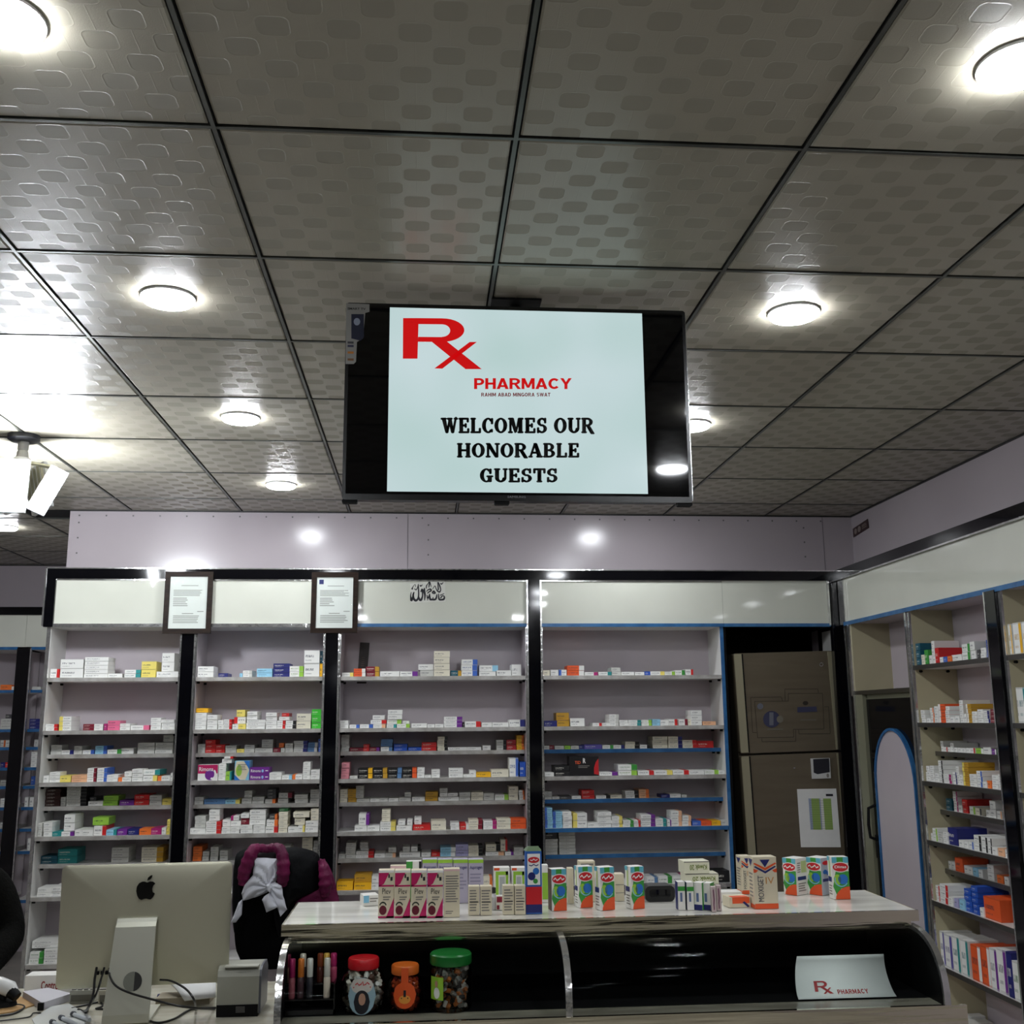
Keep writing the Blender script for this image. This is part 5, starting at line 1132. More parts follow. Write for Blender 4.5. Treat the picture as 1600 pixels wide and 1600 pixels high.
def label_patch(t, x, y, r, cz, rx, rz, mt, name, off=.001, polys=None, a_c=0):
    """print wrapped on the jar front"""
    b = MB(); n = 16; vs = []
    polys = polys or [ell(0, 0, 1, 1, 24)]
    for p in polys:
        vs = []
        for u, v in p:
            a = a_c+u*rx/r; vs.append((x+(r+off)*math.sin(a), y-(r+off)*math.cos(a), cz+v*rz))
        b.add(vs, [tuple(range(len(vs)))])
    return b.build(name, mt, t)
def disc(t, x, y, r, cz, rx, rz, mt, name, off, cu=0, cv=0, su=1, sv=1, a_c=0):
    n = 10; b = MB()
    for i in range(n):
        u0, u1 = -1+2*i/n, -1+2*(i+1)/n
        h0, h1 = math.sqrt(max(0, 1-u0*u0)), math.sqrt(max(0, 1-u1*u1)); vs = []
        for u, v in ((u0,-h0),(u1,-h1),(u1,h1),(u0,h0)):
            a = a_c+(cu+u*su)*rx/r; vs.append((x+(r+off)*math.sin(a), y-(r+off)*math.cos(a), cz+(cv+v*sv)*rz))
        b.add(vs, [(0,1,2,3)])
    return b.build(name, mt, t)
lz = FZ+.044
lb = disc(t, jx, jy, .058, lz, .035, .042, mat('label_blue', (150,176,190), .5), 'label', .0006)
disc(lb, jx, jy, .058, lz, .035, .042, mat('label_pale', (206,196,190), .5), 'label_top', .0010, 0, .55, .8, .42)
disc(lb, jx, jy, .058, lz, .035, .042, INKD, 'portrait_hair', .0013, .0, -.32, .55, .64)
disc(lb, jx, jy, .058, lz, .035, .042, mat('portrait_skin', (186,140,118), .6), 'portrait_face', .0017, .02, -.16, .24, .32)
label_patch(lb, jx, jy, .058, lz, .035, .042, IRED, 'label_script', .0018, stroke([(-.45,.62),(-.3,.72),(-.2,.6),(-.05,.66),(.05,.8),(.1,.6),(.25,.64),(.35,.74),(.5,.62)], .06)+[rect(-.6,.44,.6,.5)])
jp = atZ(632, 1584, FZ); jx, jy = jp.x, jp.y+.042
t = jar(jx, jy, .045, .104, mat('orange_lid', (214,106,40), .3), .033, 'small jar of orange sweets with an orange round label', None, [mat('candy_orange', (176,66,30), .3), mat('candy_red', (120,30,26), .3)], P1)
lb = disc(t, jx, jy, .0462, FZ+.042, .029, .03, mat('label_orange', (222,84,30), .5), 'label', .0006)
disc(lb, jx, jy, .0462, FZ+.042, .029, .03, mat('label_amber', (232,150,60), .5), 'label_center', .001, 0, -.3, .5, .32); label_patch(lb, jx, jy, .0462, FZ+.042, .029, .03, INKD, 'label_print', .0014, [rect(-.1,-.1,.1,.4), rect(-.3,-.25,.3,-.15)])
label_patch(t, jx, jy, .042, FZ+.078, .008, .026, mat('label_orange', (222,84,30), .5), 'seal_strap', .004, [rect(-1,-.6,1,1)])
jp = atZ(705, 1584, FZ); jx, jy = jp.x, jp.y+.052
P3 = [(.9,0),(1,.03),(1,.7),(.94,.78),(.88,.82),(.88,.9)]
t = jar(jx, jy, .052, .130, mat('green_lid', (26,112,46), .3), .050, 'green-lidded jar of wrapped sweets with a lime label', None, [mat('wrapper_silver', (176,176,168), .25, .5), mat('wrapper_dark', (40,36,30), .4), mat('wrapper_white', (214,212,204), .4), mat('wrapper_orange', (190,110,50), .4)], P3)
label_patch(t, jx, jy, .0525, FZ+.055, .02, .026, ILIM, 'label', .001, [rect(-1,-1,-.3,1), rect(-.3,-1,.3,1), rect(.3,-1,1,1)], -.75)
label_patch(t, jx, jy, .0525, FZ+.055, .02, .026, INKW, 'label_figure', .0016, [ell(.1,-.4,.45,.5,12)], -.75); label_patch(t, jx, jy, .0525, FZ+.055, .02, .026, mat('portrait_skin', (186,140,118), .6), 'label_figure', .0019, [ell(.05,.4,.22,.3,12)], -.75)
# cosmetic tester rack
rp = atZ(484, 1583, FZ); rx0, rx1 = Xat(446, 2.78, .9), Xat(525, 2.78, .9)
rk_ = empty('tester_rack', ((rx0+rx1)/2, 2.77, FZ), 'black acrylic rack holding lip gloss testers in the showcase', 'rack')
AC = mat('black_acrylic', (16,14,16), .12)
MB().box(rx0, rx1, 2.745, 2.83, FZ, FZ+.012).build('base', AC, rk_)
for k_, (yy, zz_) in enumerate(((2.755, .034), (2.79, .062))):
    MB().box(rx0, rx1, yy, yy+.03, FZ+zz_-.003, FZ+zz_).build('tier', AC, rk_)
MB().box(rx0, rx0+.003, 2.745, 2.83, FZ, FZ+.07).build('side', AC, rk_); MB().box(rx1-.003, rx1, 2.745, 2.83, FZ, FZ+.07).build('side', AC, rk_)
GL = [(456,0,(150,30,84),(150,80,90),'magenta-capped'), (470,0,(196,110,40),(60,40,44),'amber-capped'), (484,0,(206,206,200),(40,40,46),'silver-capped'), (500,1,(120,56,30),(70,30,24),'brown-capped'), (511,0,(210,206,196),(200,186,170),'white-capped'), (521,1,(170,40,100),(170,70,100),'pink-capped'), (473,1,(196,190,176),(60,50,50),'ivory-capped'), (449,1,(120,30,60),(150,110,100),'maroon-capped'), (510,1,(200,160,70),(80,60,40),'gold-capped')]
for x_, row, cc, bc, nm in GL:
    yy = 2.77 if row == 0 else 2.805; zb = FZ+(.0345 if row == 0 else .0625); X_ = Xat(x_, yy, .93)
    g = empty('lip_gloss', (X_, yy, zb), '%s lip gloss tube standing in the %s row of the black rack' % (nm, 'front' if row == 0 else 'back'), 'lip gloss', 'lip gloss testers'); n_ = '%d%d%d' % cc
    ht = .0 if row == 0 else -.024
    MB().lathe([(.0078,0),(.0082,.003),(.0082,.045+ht*.5),(.006,.048+ht*.5)], (X_, yy, zb), 14).build('tube', mat('gloss_body_'+n_, bc, .15), g, True)
    MB().lathe([(.0075,.048+ht*.5),(.0075,.088+ht),(.006,.09+ht)], (X_, yy, zb), 14).build('cap', mat('gloss_cap_'+n_, cc, .25, .3), g, True)
# curled sign sheet
sg = MB(); nu, nv = 2, 10; pts = []
a0, a1 = Xat(1243, 2.83, .945), Xat(1378, 2.83, .945); b0, b1 = Xat(1250, 2.735, FZ), Xat(1404, 2.735, FZ)
prof = []
for i in range(nv+1):
    s_ = i/nv; yy = 2.745+.075*math.sin(s_*PI/2)**.8; zz_ = FZ+.002+.083*(1-math.cos(s_*PI/2))**.9 if s_ > 0 else FZ+.002
    prof.append((yy, FZ+.002+.086*s_**1.15))
for i, (yy, zz_) in enumerate(prof):
    s_ = i/nv; xl, xr = b0+(a0-b0)*s_, b1+(a1-b1)*s_
    pts += [(xl, yy, zz_), (xr, yy, zz_)]
sg.add(pts, [(2*i, 2*i+1, 2*i+3, 2*i+2) for i in range(nv)])
so = sg.build('sign_sheet', mat('sign_paper', (206,212,210), .5), org=(a0, 2.78, FZ), smooth=True); tag(so, 'curled white sheet with a red pharmacy logo standing inside the showcase', 'sign')
sdm = so.modifiers.new('thickness', 'SOLIDIFY'); sdm.thickness = .0008
def SG(u, v):   # on the sheet
    k_ = min(nv-1, int(v*nv)); f = v*nv-k_; y_ = prof[k_][0]*(1-f)+prof[k_+1][0]*f; z_ = prof[k_][1]*(1-f)+prof[k_+1][1]*f
    xl, xr = b0+(a0-b0)*v, b1+(a1-b1)*v
    return Vector((xl+(xr-xl)*u, y_-.0022, z_+.0004))
SR = mat('sign_red', (150, 26, 30), .5)
RX = [[(0,0),(.2,0),(.2,1),(0,1)], [(.2,.86),(.5,.86),(.5,1),(.2,1)], [(.2,.4),(.5,.4),(.5,.53),(.2,.53)], [(.36,.42),(.58,.42),(1.12,-.22),(.88,-.22)], [(.92,.36),(1.04,.36),(.62,-.22),(.48,-.22)]]+ring(.5,.7,.32,.3,.18,.15,-90,90,8)
b = MB()
for p in RX: b.add([SG(.19+q[0]*.17, .17+q[1]*.24) for q in p], [tuple(range(len(p)))])
b.build('logo', SR, so)
ps_, wd_ = sans_text('PHARMACY', .14); b = MB()
for p in ps_: b.add([SG(.42+q[0]/wd_*.32, .1+q[1]*.105) for q in p], [tuple(range(len(p)))])
b.build('lettering', SR, so)

# ------------------------------------------------------------------ desk with computer
DZ = .74
dk_ = empty('desk', (-.95, 3.3, 0), 'pale marbled desk carrying the silver computer', 'desk')
MB().box(-1.75, -.372, 2.85, 3.62, DZ-.03, DZ).build('desk_top', DESK, dk_)
MB().box(-1.75, -.368, 2.844, 2.85, DZ-.034, DZ+.001).build('edge_trim', STEEL, dk_); MB().box(-.372, -.368, 2.85, 3.62, DZ-.034, DZ+.001).build('edge_trim', STEEL, dk_)
for a, b in ((-1.74, -1.70), (-.42, -.38)): MB().box(a, b, 2.9, 3.6, 0, DZ-.03).build('side_panel', BLACK, dk_)
MB().box(-1.7, -.42, 2.92, 2.94, .1, DZ-.03).build('front_panel', BLACK, dk_)
def computer():
    cx, cy = -.795, 3.25; rz = .07; c_, s_ = math.cos(rz), math.sin(rz)
    t = empty('desktop_computer', (cx, cy, DZ), 'silver all-in-one computer seen from behind with a dark fruit logo', 'computer')
    def T(p): return (cx+p[0]*c_-p[1]*s_, cy+p[0]*s_+p[1]*c_, DZ+p[2])
    def TB(b): b.v = [T(p) for p in b.v]; return b
    x0, x1, z0, z1, r = -.222, .246, .082, .414, .014
    def tilt(p): return (p[0], p[1]-(p[2]-.08)*.06, p[2])     # top leans towards the camera
    def rr(s):
        o = []; mx, mz = (x0+x1)/2, (z0+z1)/2; hx, hz = (x1-x0)/2, (z1-z0)/2
        for ux, uz, st in ((1,1,0),(-1,1,90),(-1,-1,180),(1,-1,270)):
            for i in range(6):
                a = math.radians(st+18*i); o.append((mx+s*(ux*(hx-r)+r*math.cos(a)), mz+s*(uz*(hz-r)+r*math.sin(a))))
        return o
    b = MB(); n = 24; vs = []; prof_ = [(1,.0),(1,-.005),(.992,-.0062),(.95,-.0085),(.85,-.0125),(.7,-.0165),(.5,-.0195),(.3,-.021),(.02,-.0215)]
    for s, y in prof_: vs += [tilt((p[0], y, p[1])) for p in rr(s)]
    fs = [(i*n+j, i*n+(j+1) % n, (i+1)*n+(j+1) % n, (i+1)*n+j) for i in range(len(prof_)-1) for j in range(n)]+[tuple(range(n)), tuple(range((len(prof_)-1)*n, len(prof_)*n))]
    TB(b.add(vs, fs)).build('housing', ALU, t, True)
    b = MB(); b.add([tilt((p[0], .0006, p[1])) for p in rr(.99)], [tuple(range(n))]); TB(b).build('screen', BLACK, t)
    # stand: back plate, bend and foot
    w0, w1 = .054, .062; path = [(-.020,.262),(-.048,.262),(-.062,.25),(-.098,.03),(-.098,.008),(-.085,.0),(.09,.0)]; th = .009; b = MB(); vs = []
    for i, (y, z) in enumerate(path):
        w = w0+(w1-w0)*(1-z/.262); xo = -.014+.008*(z/.262)
        d = Vector((path[min(i+1,6)][0]-path[max(i-1,0)][0], path[min(i+1,6)][1]-path[max(i-1,0)][1])).normalized(); ny, nz_ = -d.y*th, d.x*th
        vs += [(xo-w,y,z),(xo+w,y,z),(xo+w,y+abs(ny),z+abs(nz_)),(xo-w,y+abs(ny),z+abs(nz_))]
    TB(b.add(vs, [(4*i+j,4*i+(j+1)%4,4*i+4+(j+1)%4,4*i+4+j) for i in range(6) for j in range(4)]+[(0,1,2,3),(24,25,26,27)])).build('stand', mat('stand_aluminium', (196,196,182), .42, .75), t)
    hc = Vector((-.002, -.0868, .112)); U = Vector((1,0,0)); V = Vector((0, .036, .22)).normalized(); b = MB()
    b.add([hc+U*(.025*math.cos(i*PI/12))+V*(.025*math.sin(i*PI/12)) for i in range(24)], [tuple(range(24))]); TB(b).build('cable_hole', mat('hole_dark', (30,30,28), .6), t)
    b = MB(); b.add([hc+Vector((0,-.0006,0))+U*(.025*math.cos(math.radians(a)))+V*(.025*math.sin(math.radians(a))) for a in list(range(80,281,20))], [tuple(range(11))]); TB(b).build('hole_wall', mat('hole_lit', (130,132,122), .4, .6), t)
    lg = [[(1095,1065),(1098,1035),(1112,1014),(1132,1004),(1150,1004),(1166,1011),(1185,1004),(1206,1006),(1222,1019),(1208,1034),(1202,1056),(1207,1076),(1222,1086),(1212,1108),(1197,1124),(1182,1123),(1166,1118),(1148,1121),(1134,1126),(1116,1118),(1103,1096)], [(1165,997),(1170,978),(1184,966),(1199,961),(1196,980),(1184,992)]]
    b = MB()
    for p in lg: b.add([((x-1160)*.000405+.012, -.0425, (1060-y)*.000405+.345) for x, y in p], [tuple(range(len(p)))])
    TB(b).build('logo', mat('logo_black', (6,6,7), .15), t)
    b = MB().box(-.16,-.157,-.0155,-.008,.122,.126).box(-.15,-.12,-.017,-.009,.122,.126)
    for i in range(6): b.box(-.112+i*.012, -.105+i*.012, -.026, -.008, .12, .129)
    TB(b).build('ports', MATTEBLACK, t)
    return T
T_ = computer()
CB = mat('black_cable', (12,12,13), .4)
def cable(name, pts, label, r=.0028):
    sp = smoothpts(pts, 8); o = MB().tube(sp, r, 7).build(name, CB, org=tuple(sp[0]), smooth=True); tag(o, label, 'cable', 'black cables on the desk'); return o
def dz(x, y, z=DZ): return tuple(atZ(x, y, z))
def ap(x, y, Y): return tuple(atY(x, y, Y))
r_ = .0035
cable('cable', [ap(151,1512,3.19), ap(148,1530,3.16), ap(146,1552,3.14), ap(139,1572,3.12), dz(132,1580,DZ+.004), dz(122,1577,DZ+.004)], 'black cable dropping straight from the computer ports', .0035)
cable('cable', [ap(163,1512,3.19), ap(155,1540,3.15), ap(148,1558,3.13), dz(140,1572,DZ+.012), dz(134,1583,DZ+.004)], 'black cable crossing the first below the ports', .003)
cable('cable', [ap(171,1513,3.19), ap(172,1526,3.15), ap(182,1541,3.12), ap(205,1552,3.1), ap(240,1562,3.08), ap(275,1571,3.1), ap(305,1575,3.16), dz(335,1577,DZ+.004)], 'black cable running in front of the computer stand to the printer', .003)
cable('cable', [ap(250,1531,3.2), ap(268,1533,3.18), ap(290,1545,3.16), ap(303,1562,3.14), dz(306,1578,DZ+.004)], 'black cable arching out right of the computer stand', .003)
cable('cable', [dz(200,1587,DZ+.004), dz(222,1590,DZ+.004), dz(245,1598,DZ+.004), dz(272,1592,DZ+.004), dz(300,1577,DZ+.004), dz(345,1574,DZ+.004)], 'black cable curling on the desk below the stand', .003)
cable('cable', [dz(112,1575,DZ+.003), dz(130,1571,DZ+.003), dz(155,1566,DZ+.003), dz(160,1572,DZ+.003), dz(150,1576,DZ+.003), dz(176,1577,DZ+.003)], 'black cable looped between the note pad and stand', .0025)
cable('cable', [dz(-10,1588,DZ+.004), dz(20,1584,DZ+.004), dz(38,1574,DZ+.004), dz(30,1570,DZ+.004), dz(8,1572,DZ+.006), dz(-12,1580,DZ+.004)], 'black cable loop at the far left of the desk', .003)
cable('cable', [dz(-10,1596,DZ+.004), dz(18,1593,DZ+.004), dz(45,1589,DZ+.004), dz(52,1583,DZ+.004), dz(64,1583,DZ+.004)], 'thin black cable end near the syringe pack', .002)
# receipt printer
pr0 = atZ(337, 1590, DZ)
pw = .116; px0 = pr0.x; py0 = pr0.y
pt_ = empty('receipt_printer', (px0+pw/2, py0+.06, DZ), 'grey receipt printer with rounded top beside the computer', 'printer')
GB = mat('printer_grey', (150,150,138), .4)
pf = [(0,.0),(0,.098),(.006,.113),(.02,.122),(.10,.122),(.13,.1),(.13,0)]
MB().prism([(p[0], p[1]+.008) for p in pf], (px0, py0, DZ), (0,1,0), (0,0,1), (1,0,0), pw).build('body', GB, pt_)
MB().box(px0+.018, px0+pw-.004, py0-.0, py0+.03, DZ+.1295, DZ+.133).build('paper_lid', mat('printer_light', (178,178,166), .35), pt_)
MB().box(px0+.001, px0+pw-.001, py0-.002, py0+.001, DZ+.001, DZ+.032).build('cable_bay', MATTEBLACK, pt_); MB().box(px0+.055, px0+.08, py0-.006, py0, DZ+.012, DZ+.028).build('plug', mat('plug_grey', (66,64,62), .5), pt_)
MB().prism([(p[0]+.002, p[1]+.008) for p in pf], (px0+pw, py0, DZ), (0,1,0), (0,0,1), (1,0,0), .006).build('end_cap', mat('printer_dark', (84,86,92), .3), pt_)
# papers, pads and small things on the desk
def slab(name, px4, z0, z1, mt, label, cat):
    tp = [atZ(x, y, z1) for x, y in px4]; vs = [tuple(p) for p in tp]+[(p.x, p.y, z0) for p in tp]; n = len(tp)
    o = MB().add(vs, [tuple(range(n)), tuple(reversed(range(n, 2*n)))]+[(i, i+n, (i+1)%n+n, (i+1)%n) for i in range(n)]).build(name, mt, org=(tp[0].x, tp[0].y, z0)); return tag(o, label, cat), tp
o, tp = slab('note_pad', [(36,1549),(75,1543),(112,1552),(66,1567)], DZ+.001, DZ+.021, mat('pad_paper', (186,184,190), .6), 'thick white note pad lying left of the computer', 'note pad')
MB().box(tp[3].x-.012, tp[3].x+.004, tp[3].y-.002, tp[3].y+.006, DZ+.001, DZ+.021).build('binding', MATTEBLACK, o)
o, tp = slab('cardboard_sheet', [(-20,1566),(30,1556),(62,1567),(20,1580),(-20,1586)], DZ+.0005, DZ+.004, mat('brown_card', (168,132,84), .7), 'brown cardboard sheet at the left end of the desk', 'cardboard')
for i, (a, b, c_) in enumerate(((108,150,'clear plastic holder block beside the note pad'), (153,182,'cream ribbed block left of the computer stand'))):
    p, q = atZ(a, 1568, DZ+.001), atZ(b, 1564, DZ+.001); o = MB().box(p.x, q.x, p.y, p.y+.05, DZ+.001, DZ+.036).build('holder_block', [mat('frosted_plastic', (176,176,164), .2), mat('cream_plastic', (190,186,168), .35)][i], org=(p.x, p.y, DZ)); tag(o, c_, 'holder')
    MB().box(p.x+.004, q.x-.004, p.y-.001, p.y, DZ+.006, DZ+.024).build('dark_slot', mat('slot_grey', (112,110,98), .4), o)
    for k_ in range(4): xx = p.x+(q.x-p.x)*(k_+.5)/4; MB().box(xx-.006, xx+.006, p.y+.006, p.y+.03, DZ+.036, DZ+.039).build('tab', INKG, o)
pz = [atZ(250,1527,DZ+.06), atZ(337,1525,DZ+.06), atZ(337,1556,DZ+.03), atZ(288,1562,DZ+.022)]
ps = MB(); g = 6; vs = []
for i in range(g+1):
    for j in range(g+1):
        u, v = i/g, j/g; A0 = pz[0].lerp(pz[1], u); B0 = pz[3].lerp(pz[2], u); p = A0.lerp(B0, v); p.z += .012*math.sin(v*PI)*(1-u*.3); vs.append(tuple(p))
ps.add(vs, [(i*(g+1)+j, i*(g+1)+j+1, (i+1)*(g+1)+j+1, (i+1)*(g+1)+j) for i in range(g) for j in range(g)])
o = ps.build('paper_stack', PAPER, org=(pz[3].x, pz[3].y, DZ), smooth=True); tag(o, 'curling white printed papers between computer and printer', 'papers'); sm_ = o.modifiers.new('thickness', 'SOLIDIFY'); sm_.thickness = .006; sm_.offset = -1
MB().box(pz[0].x+.01, pz[1].x, pz[3].y+.03, pz[0].y-.01, DZ+.001, DZ+.02).build('under_sheets', mat('under_paper', (150,140,120), .7), o)
p = atZ(262, 1562, DZ+.001); o = MB().tube([(p.x-.03, p.y+.005, DZ+.009), (p.x+.04, p.y-.004, DZ+.009)], .008, 10).build('marker_pen', mat('pen_blue', (24,30,90), .3), org=(p.x, p.y, DZ)); tag(o, 'dark blue marker pen under the curling papers', 'pen'); MB().tube([(p.x+.04, p.y-.004, DZ+.009), (p.x+.055, p.y-.006, DZ+.009)], .0065, 10).build('cap', INKD, o)
p = atY(45, 1522, 3.58); q = atY(140, 1518, 3.58)
o = carton('supply_carton', 'white carton with red lettering on the desk behind the note pad', 'carton', ((p.x+q.x)/2, 3.55, DZ+.001), q.x-p.x, .06, max(.05, p.z-DZ), CW); ftext(o, 'Control', .27, .18, .3, .5, mat('ctrl_red', (150,46,40), .5), .02); fprint(o, [rect(.56,.2,.92,.26)], mat('ctrl_red', (150,46,40), .5))
# syringe pack
o, tp = slab('syringe_pack', [(50,1592),(80,1572),(108,1568),(142,1588),(128,1606),(60,1610)], DZ+.0005, DZ+.003, mat('blister_film', (206,208,204), .12), 'clear blister pack with syringes at the bottom edge', 'syringe pack')
for k_, (a, b, c_, d) in enumerate(((84,1598,112,1612), (98,1591,126,1604), (116,1585,140,1594))):
    p, q = atZ(a, b, DZ+.009), atZ(c_, d, DZ+.009); s_ = MB().tube([p, q], .0055, 10).build('syringe', mat('syringe_clear', (196,202,206), .15), o, True); MB().tube([p-(q-p)*.12, p], .0074, 10).build('plunger_seal', mat('seal_grey', (70,74,80), .4), s_)
# barcode scanner at the left edge
p = atZ(4, 1573, DZ+.001); sc_ = empty('barcode_scanner', (p.x, p.y, DZ), 'white and black barcode scanner at the left edge of the desk', 'scanner')
MB().lathe([(.036,0),(.04,.004),(.036,.016),(.012,.022)], (p.x, p.y, DZ+.001), 20, 1, .8).build('stand_base', MATTEBLACK, sc_, True)
b = MB(); b.tube([(p.x-.05,p.y+.01,DZ+.07),(p.x-.015,p.y,DZ+.062),(p.x+.02,p.y-.006,DZ+.05),(p.x+.036,p.y-.01,DZ+.036)], [.016,.022,.022,.014], 14); b.build('head', mat('scanner_white', (206,206,204), .3), sc_, True)
MB().tube([(p.x+.024,p.y-.01,DZ+.044),(p.x+.045,p.y-.016,DZ+.03)], [.018,.014], 14).build('nose', MATTEBLACK, sc_, True); MB().tube([(p.x-.01,p.y,DZ+.05),(p.x,p.y,DZ+.02)], .012, 10).build('neck', MATTEBLACK, sc_, True)

# ------------------------------------------------------------------ chair with a jacket and a white coat
def puff(outline, Y, front, back, rings=7, fold=0, seed=0, closed_noise=.0):
    """cushion-like closed solid from a star-shaped outline (x,z world)"""
    n = len(outline); cx = sum(p[0] for p in outline)/n; cz = sum(p[1] for p in outline)/n
    rr = random.Random(seed); ph = [rr.uniform(0, 6.28) for _ in range(4)]
    b = MB(); vs = []
    prof_ = [(s, -front*math.sqrt(1-s*s)) for s in [i/rings for i in range(1, rings)]]+[(1, 0)]+[(s, back*math.sqrt(1-s*s)) for s in [i/rings for i in range(rings-1, 0, -1)]]
    for s, y in prof_:
        for p in outline:
            x, z = cx+(p[0]-cx)*s, cz+(p[1]-cz)*s
            d = fold*(math.sin(x*60+z*35+ph[0])+.7*math.sin(z*70-x*40+ph[1])+.5*math.sin((x+z)*110+ph[2]))*(1 if y < 0 else 0)
            vs.append((x, Y+y+d, z))
    m_ = len(prof_)
    fs = [(i*n+j, i*n+(j+1) % n, (i+1)*n+(j+1) % n, (i+1)*n+j) for i in range(m_-1) for j in range(n)]+[tuple(range(n)), tuple(range((m_-1)*n, m_*n))]
    return b.add(vs, fs)
def cloth(outline, Y, front, back, seed=0, knot=None, amp=.006, nfold=9):
    n = len(outline); cx = sum(p[0] for p in outline)/n; cz = sum(p[1] for p in outline)/n
    if knot: kx, kz = knot
    else: kx, kz = cx, cz
    rr = random.Random(seed); ph = rr.uniform(0, 6.28); b = MB(); vs = []; R_ = 12
    prof_ = [(i/R_, -front*(1-(i/R_)**5)) for i in range(1, R_+1)]+[(i/R_, back*(1-(i/R_)**5)) for i in range(R_, 0, -1)]
    for s, y in prof_:
        for p in outline:
            x, z = cx+(p[0]-cx)*s, cz+(p[1]-cz)*s; a = math.atan2(z-kz, x-kx); d = math.hypot(x-kx, z-kz)
            f = amp*min(1, d/.03)*(abs(math.sin(a*nfold/2+ph+1.5*math.sin(d*40)))*2-1)
            vs.append((x, Y+y-(f if y <= 0 else 0), z))
    m_ = len(prof_)
    fs = [(i*n+j, i*n+(j+1) % n, (i+1)*n+(j+1) % n, (i+1)*n+j) for i in range(m_-1) for j in range(n)]+[tuple(range(n)), tuple(range((m_-1)*n, m_*n))]
    return b.add(vs, fs)
def edgesub(pts, k_=7):
    o = []
    for i in range(len(pts)):
        a, b = pts[i], pts[(i+1) % len(pts)]
        o += [(a[0]+(b[0]-a[0])*t/k_, a[1]+(b[1]-a[1])*t/k_) for t in range(k_)]
    return o
def resample(pts, n=56):
    sp = smoothpts(list(pts)+[pts[0]], 8)[:-1]; k_ = len(sp); return [tuple(sp[int(i*k_/n)]) for i in range(n)]
def J(pts, Y): return [(lambda p: (p.x, p.z))(atY(340+x*.1375, 1300+y*.1375, Y)) for x, y in pts]
ch = empty('office_chair', (-.5, 4.05, 0), 'black office chair behind the counter under a dark jacket', 'chair')
CHM = mat('chair_black', (6,6,7), .7, spec=.1)
puff(resample(J([(190,420),(300,220),(700,180),(1050,230),(1120,500),(1100,1000),(900,1500),(300,1500),(180,1000)], 4.06)), 4.06, .03, .03).build('backrest', CHM, ch, True)
MB().rbox(-.72, -.28, 3.82, 4.04, .44, .50, .03, axis='y').build('seat', CHM, ch, True)
MB().tube([(-.5, 4.09, .47), (-.5, 4.12, .62), (-.5, 4.09, .75)], .02).build('back_bar', MATTEBLACK, ch); MB().tube([(-.5, 3.94, .44), (-.5, 3.94, .1)], .025).build('gas_column', MATTEBLACK, ch)
for i in range(5):
    a = i*2*PI/5; MB().tube([(-.5, 3.94, .1), (-.5+.26*math.cos(a), 3.94+.26*math.sin(a), .055)], [.022,.014]).build('base_leg', MATTEBLACK, ch)
    MB().lathe([(.02,0),(.026,.01),(.026,.04),(.02,.05)], (-.5+.26*math.cos(a), 3.94+.26*math.sin(a), 0), 10).build('castor', MATTEBLACK, ch)
jk = empty('puffer_jacket', (-.45, 4.0, .6), 'black and magenta puffer jacket hung over the chair behind the counter', 'jacket')
JB = noisy('black_nylon', (9,10,14), (5,6,8), .6, 14, .3, 30, spec=.12); JM = noisy('magenta_nylon', (112,20,70), (88,14,56), .5, 18, .5, 45, spec=.3)
puff(resample(J([(690,180),(900,175),(1080,215),(1160,300),(1155,640),(960,740),(820,830),(780,1050),(700,1200),(640,900),(690,600),(640,300)], 3.99)), 3.99, .045, .02, fold=.0012).build('body', JB, jk, True)
puff(resample(J([(180,420),(225,240),(400,170),(420,260),(300,420),(260,620),(290,780),(260,980),(190,1150),(165,800)], 3.99)), 3.99, .035, .02, fold=.0012, seed=3).build('body', JB, jk, True)
def jtube(pts, rs, Y, name, n=8):
    P3 = [atY(340+x*.1375, 1300+y*.1375, Y+dy) for x, y, dy in pts]; sp = smoothpts([(p.x, p.y, p.z) for p in P3], n)
    rr = []
    for i in range(len(sp)):
        f = i/(len(sp)-1)*(len(rs)-1); k_ = min(len(rs)-2, int(f)); rr.append((rs[k_]+(rs[k_+1]-rs[k_])*(f-k_))*.000335*(1-.13*abs(math.sin(i*.62))))
    return MB().tube(sp, rr, 14).build(name, JM, jk, True)
jtube([(290,590,0),(300,470,-.01),(350,330,-.02),(405,210,-.02),(470,185,.0),(560,190,.01),(640,180,.0),(710,200,-.02),(745,330,-.03),(745,480,-.03),(735,590,-.01)], [52,74,78,70,50,48,50,62,72,74,56], 3.955, 'hood_rim')
jtube([(1180,320,0),(1215,460,-.01),(1225,600,-.01),(1215,720,0)], [40,72,80,50], 3.97, 'sleeve')
puff(resample(J([(1160,300),(1230,330),(1300,460),(1350,640),(1365,900),(1000,900),(880,810),(1020,710),(1150,640)], 4.0)), 4.0, .03, .02, fold=.001, seed=5).build('sleeve', JM, jk, True)
puff(resample(J([(400,190),(700,190),(700,300),(650,480),(560,560),(420,480),(395,300)], 4.01)), 4.01, .02, .01).build('lining', mat('jacket_lining', (30,14,24), .6), jk, True)
wc = empty('white_coat', (-.55, 3.97, .7), 'crumpled white coat knotted over the chair inside the jacket', 'coat')
WCm = noisy('white_cotton', (214,216,224), (204,206,216), .8, 9, .2, 20)
KN = J([(585,620)], 3.93)[0]
cloth(edgesub(J([(425,290),(680,300),(672,540),(640,600),(560,690),(420,745),(290,780),(270,700),(310,600),(400,490)], 3.94)), 3.94, .022, .01, 1, KN, .006, 11).build('cloth', WCm, wc, True)
cloth(edgesub(J([(575,600),(650,570),(730,610),(745,720),(790,880),(715,960),(650,790),(590,690)], 3.925)), 3.925, .01, .008, 2, KN, .004, 10).build('tail', WCm, wc, True)
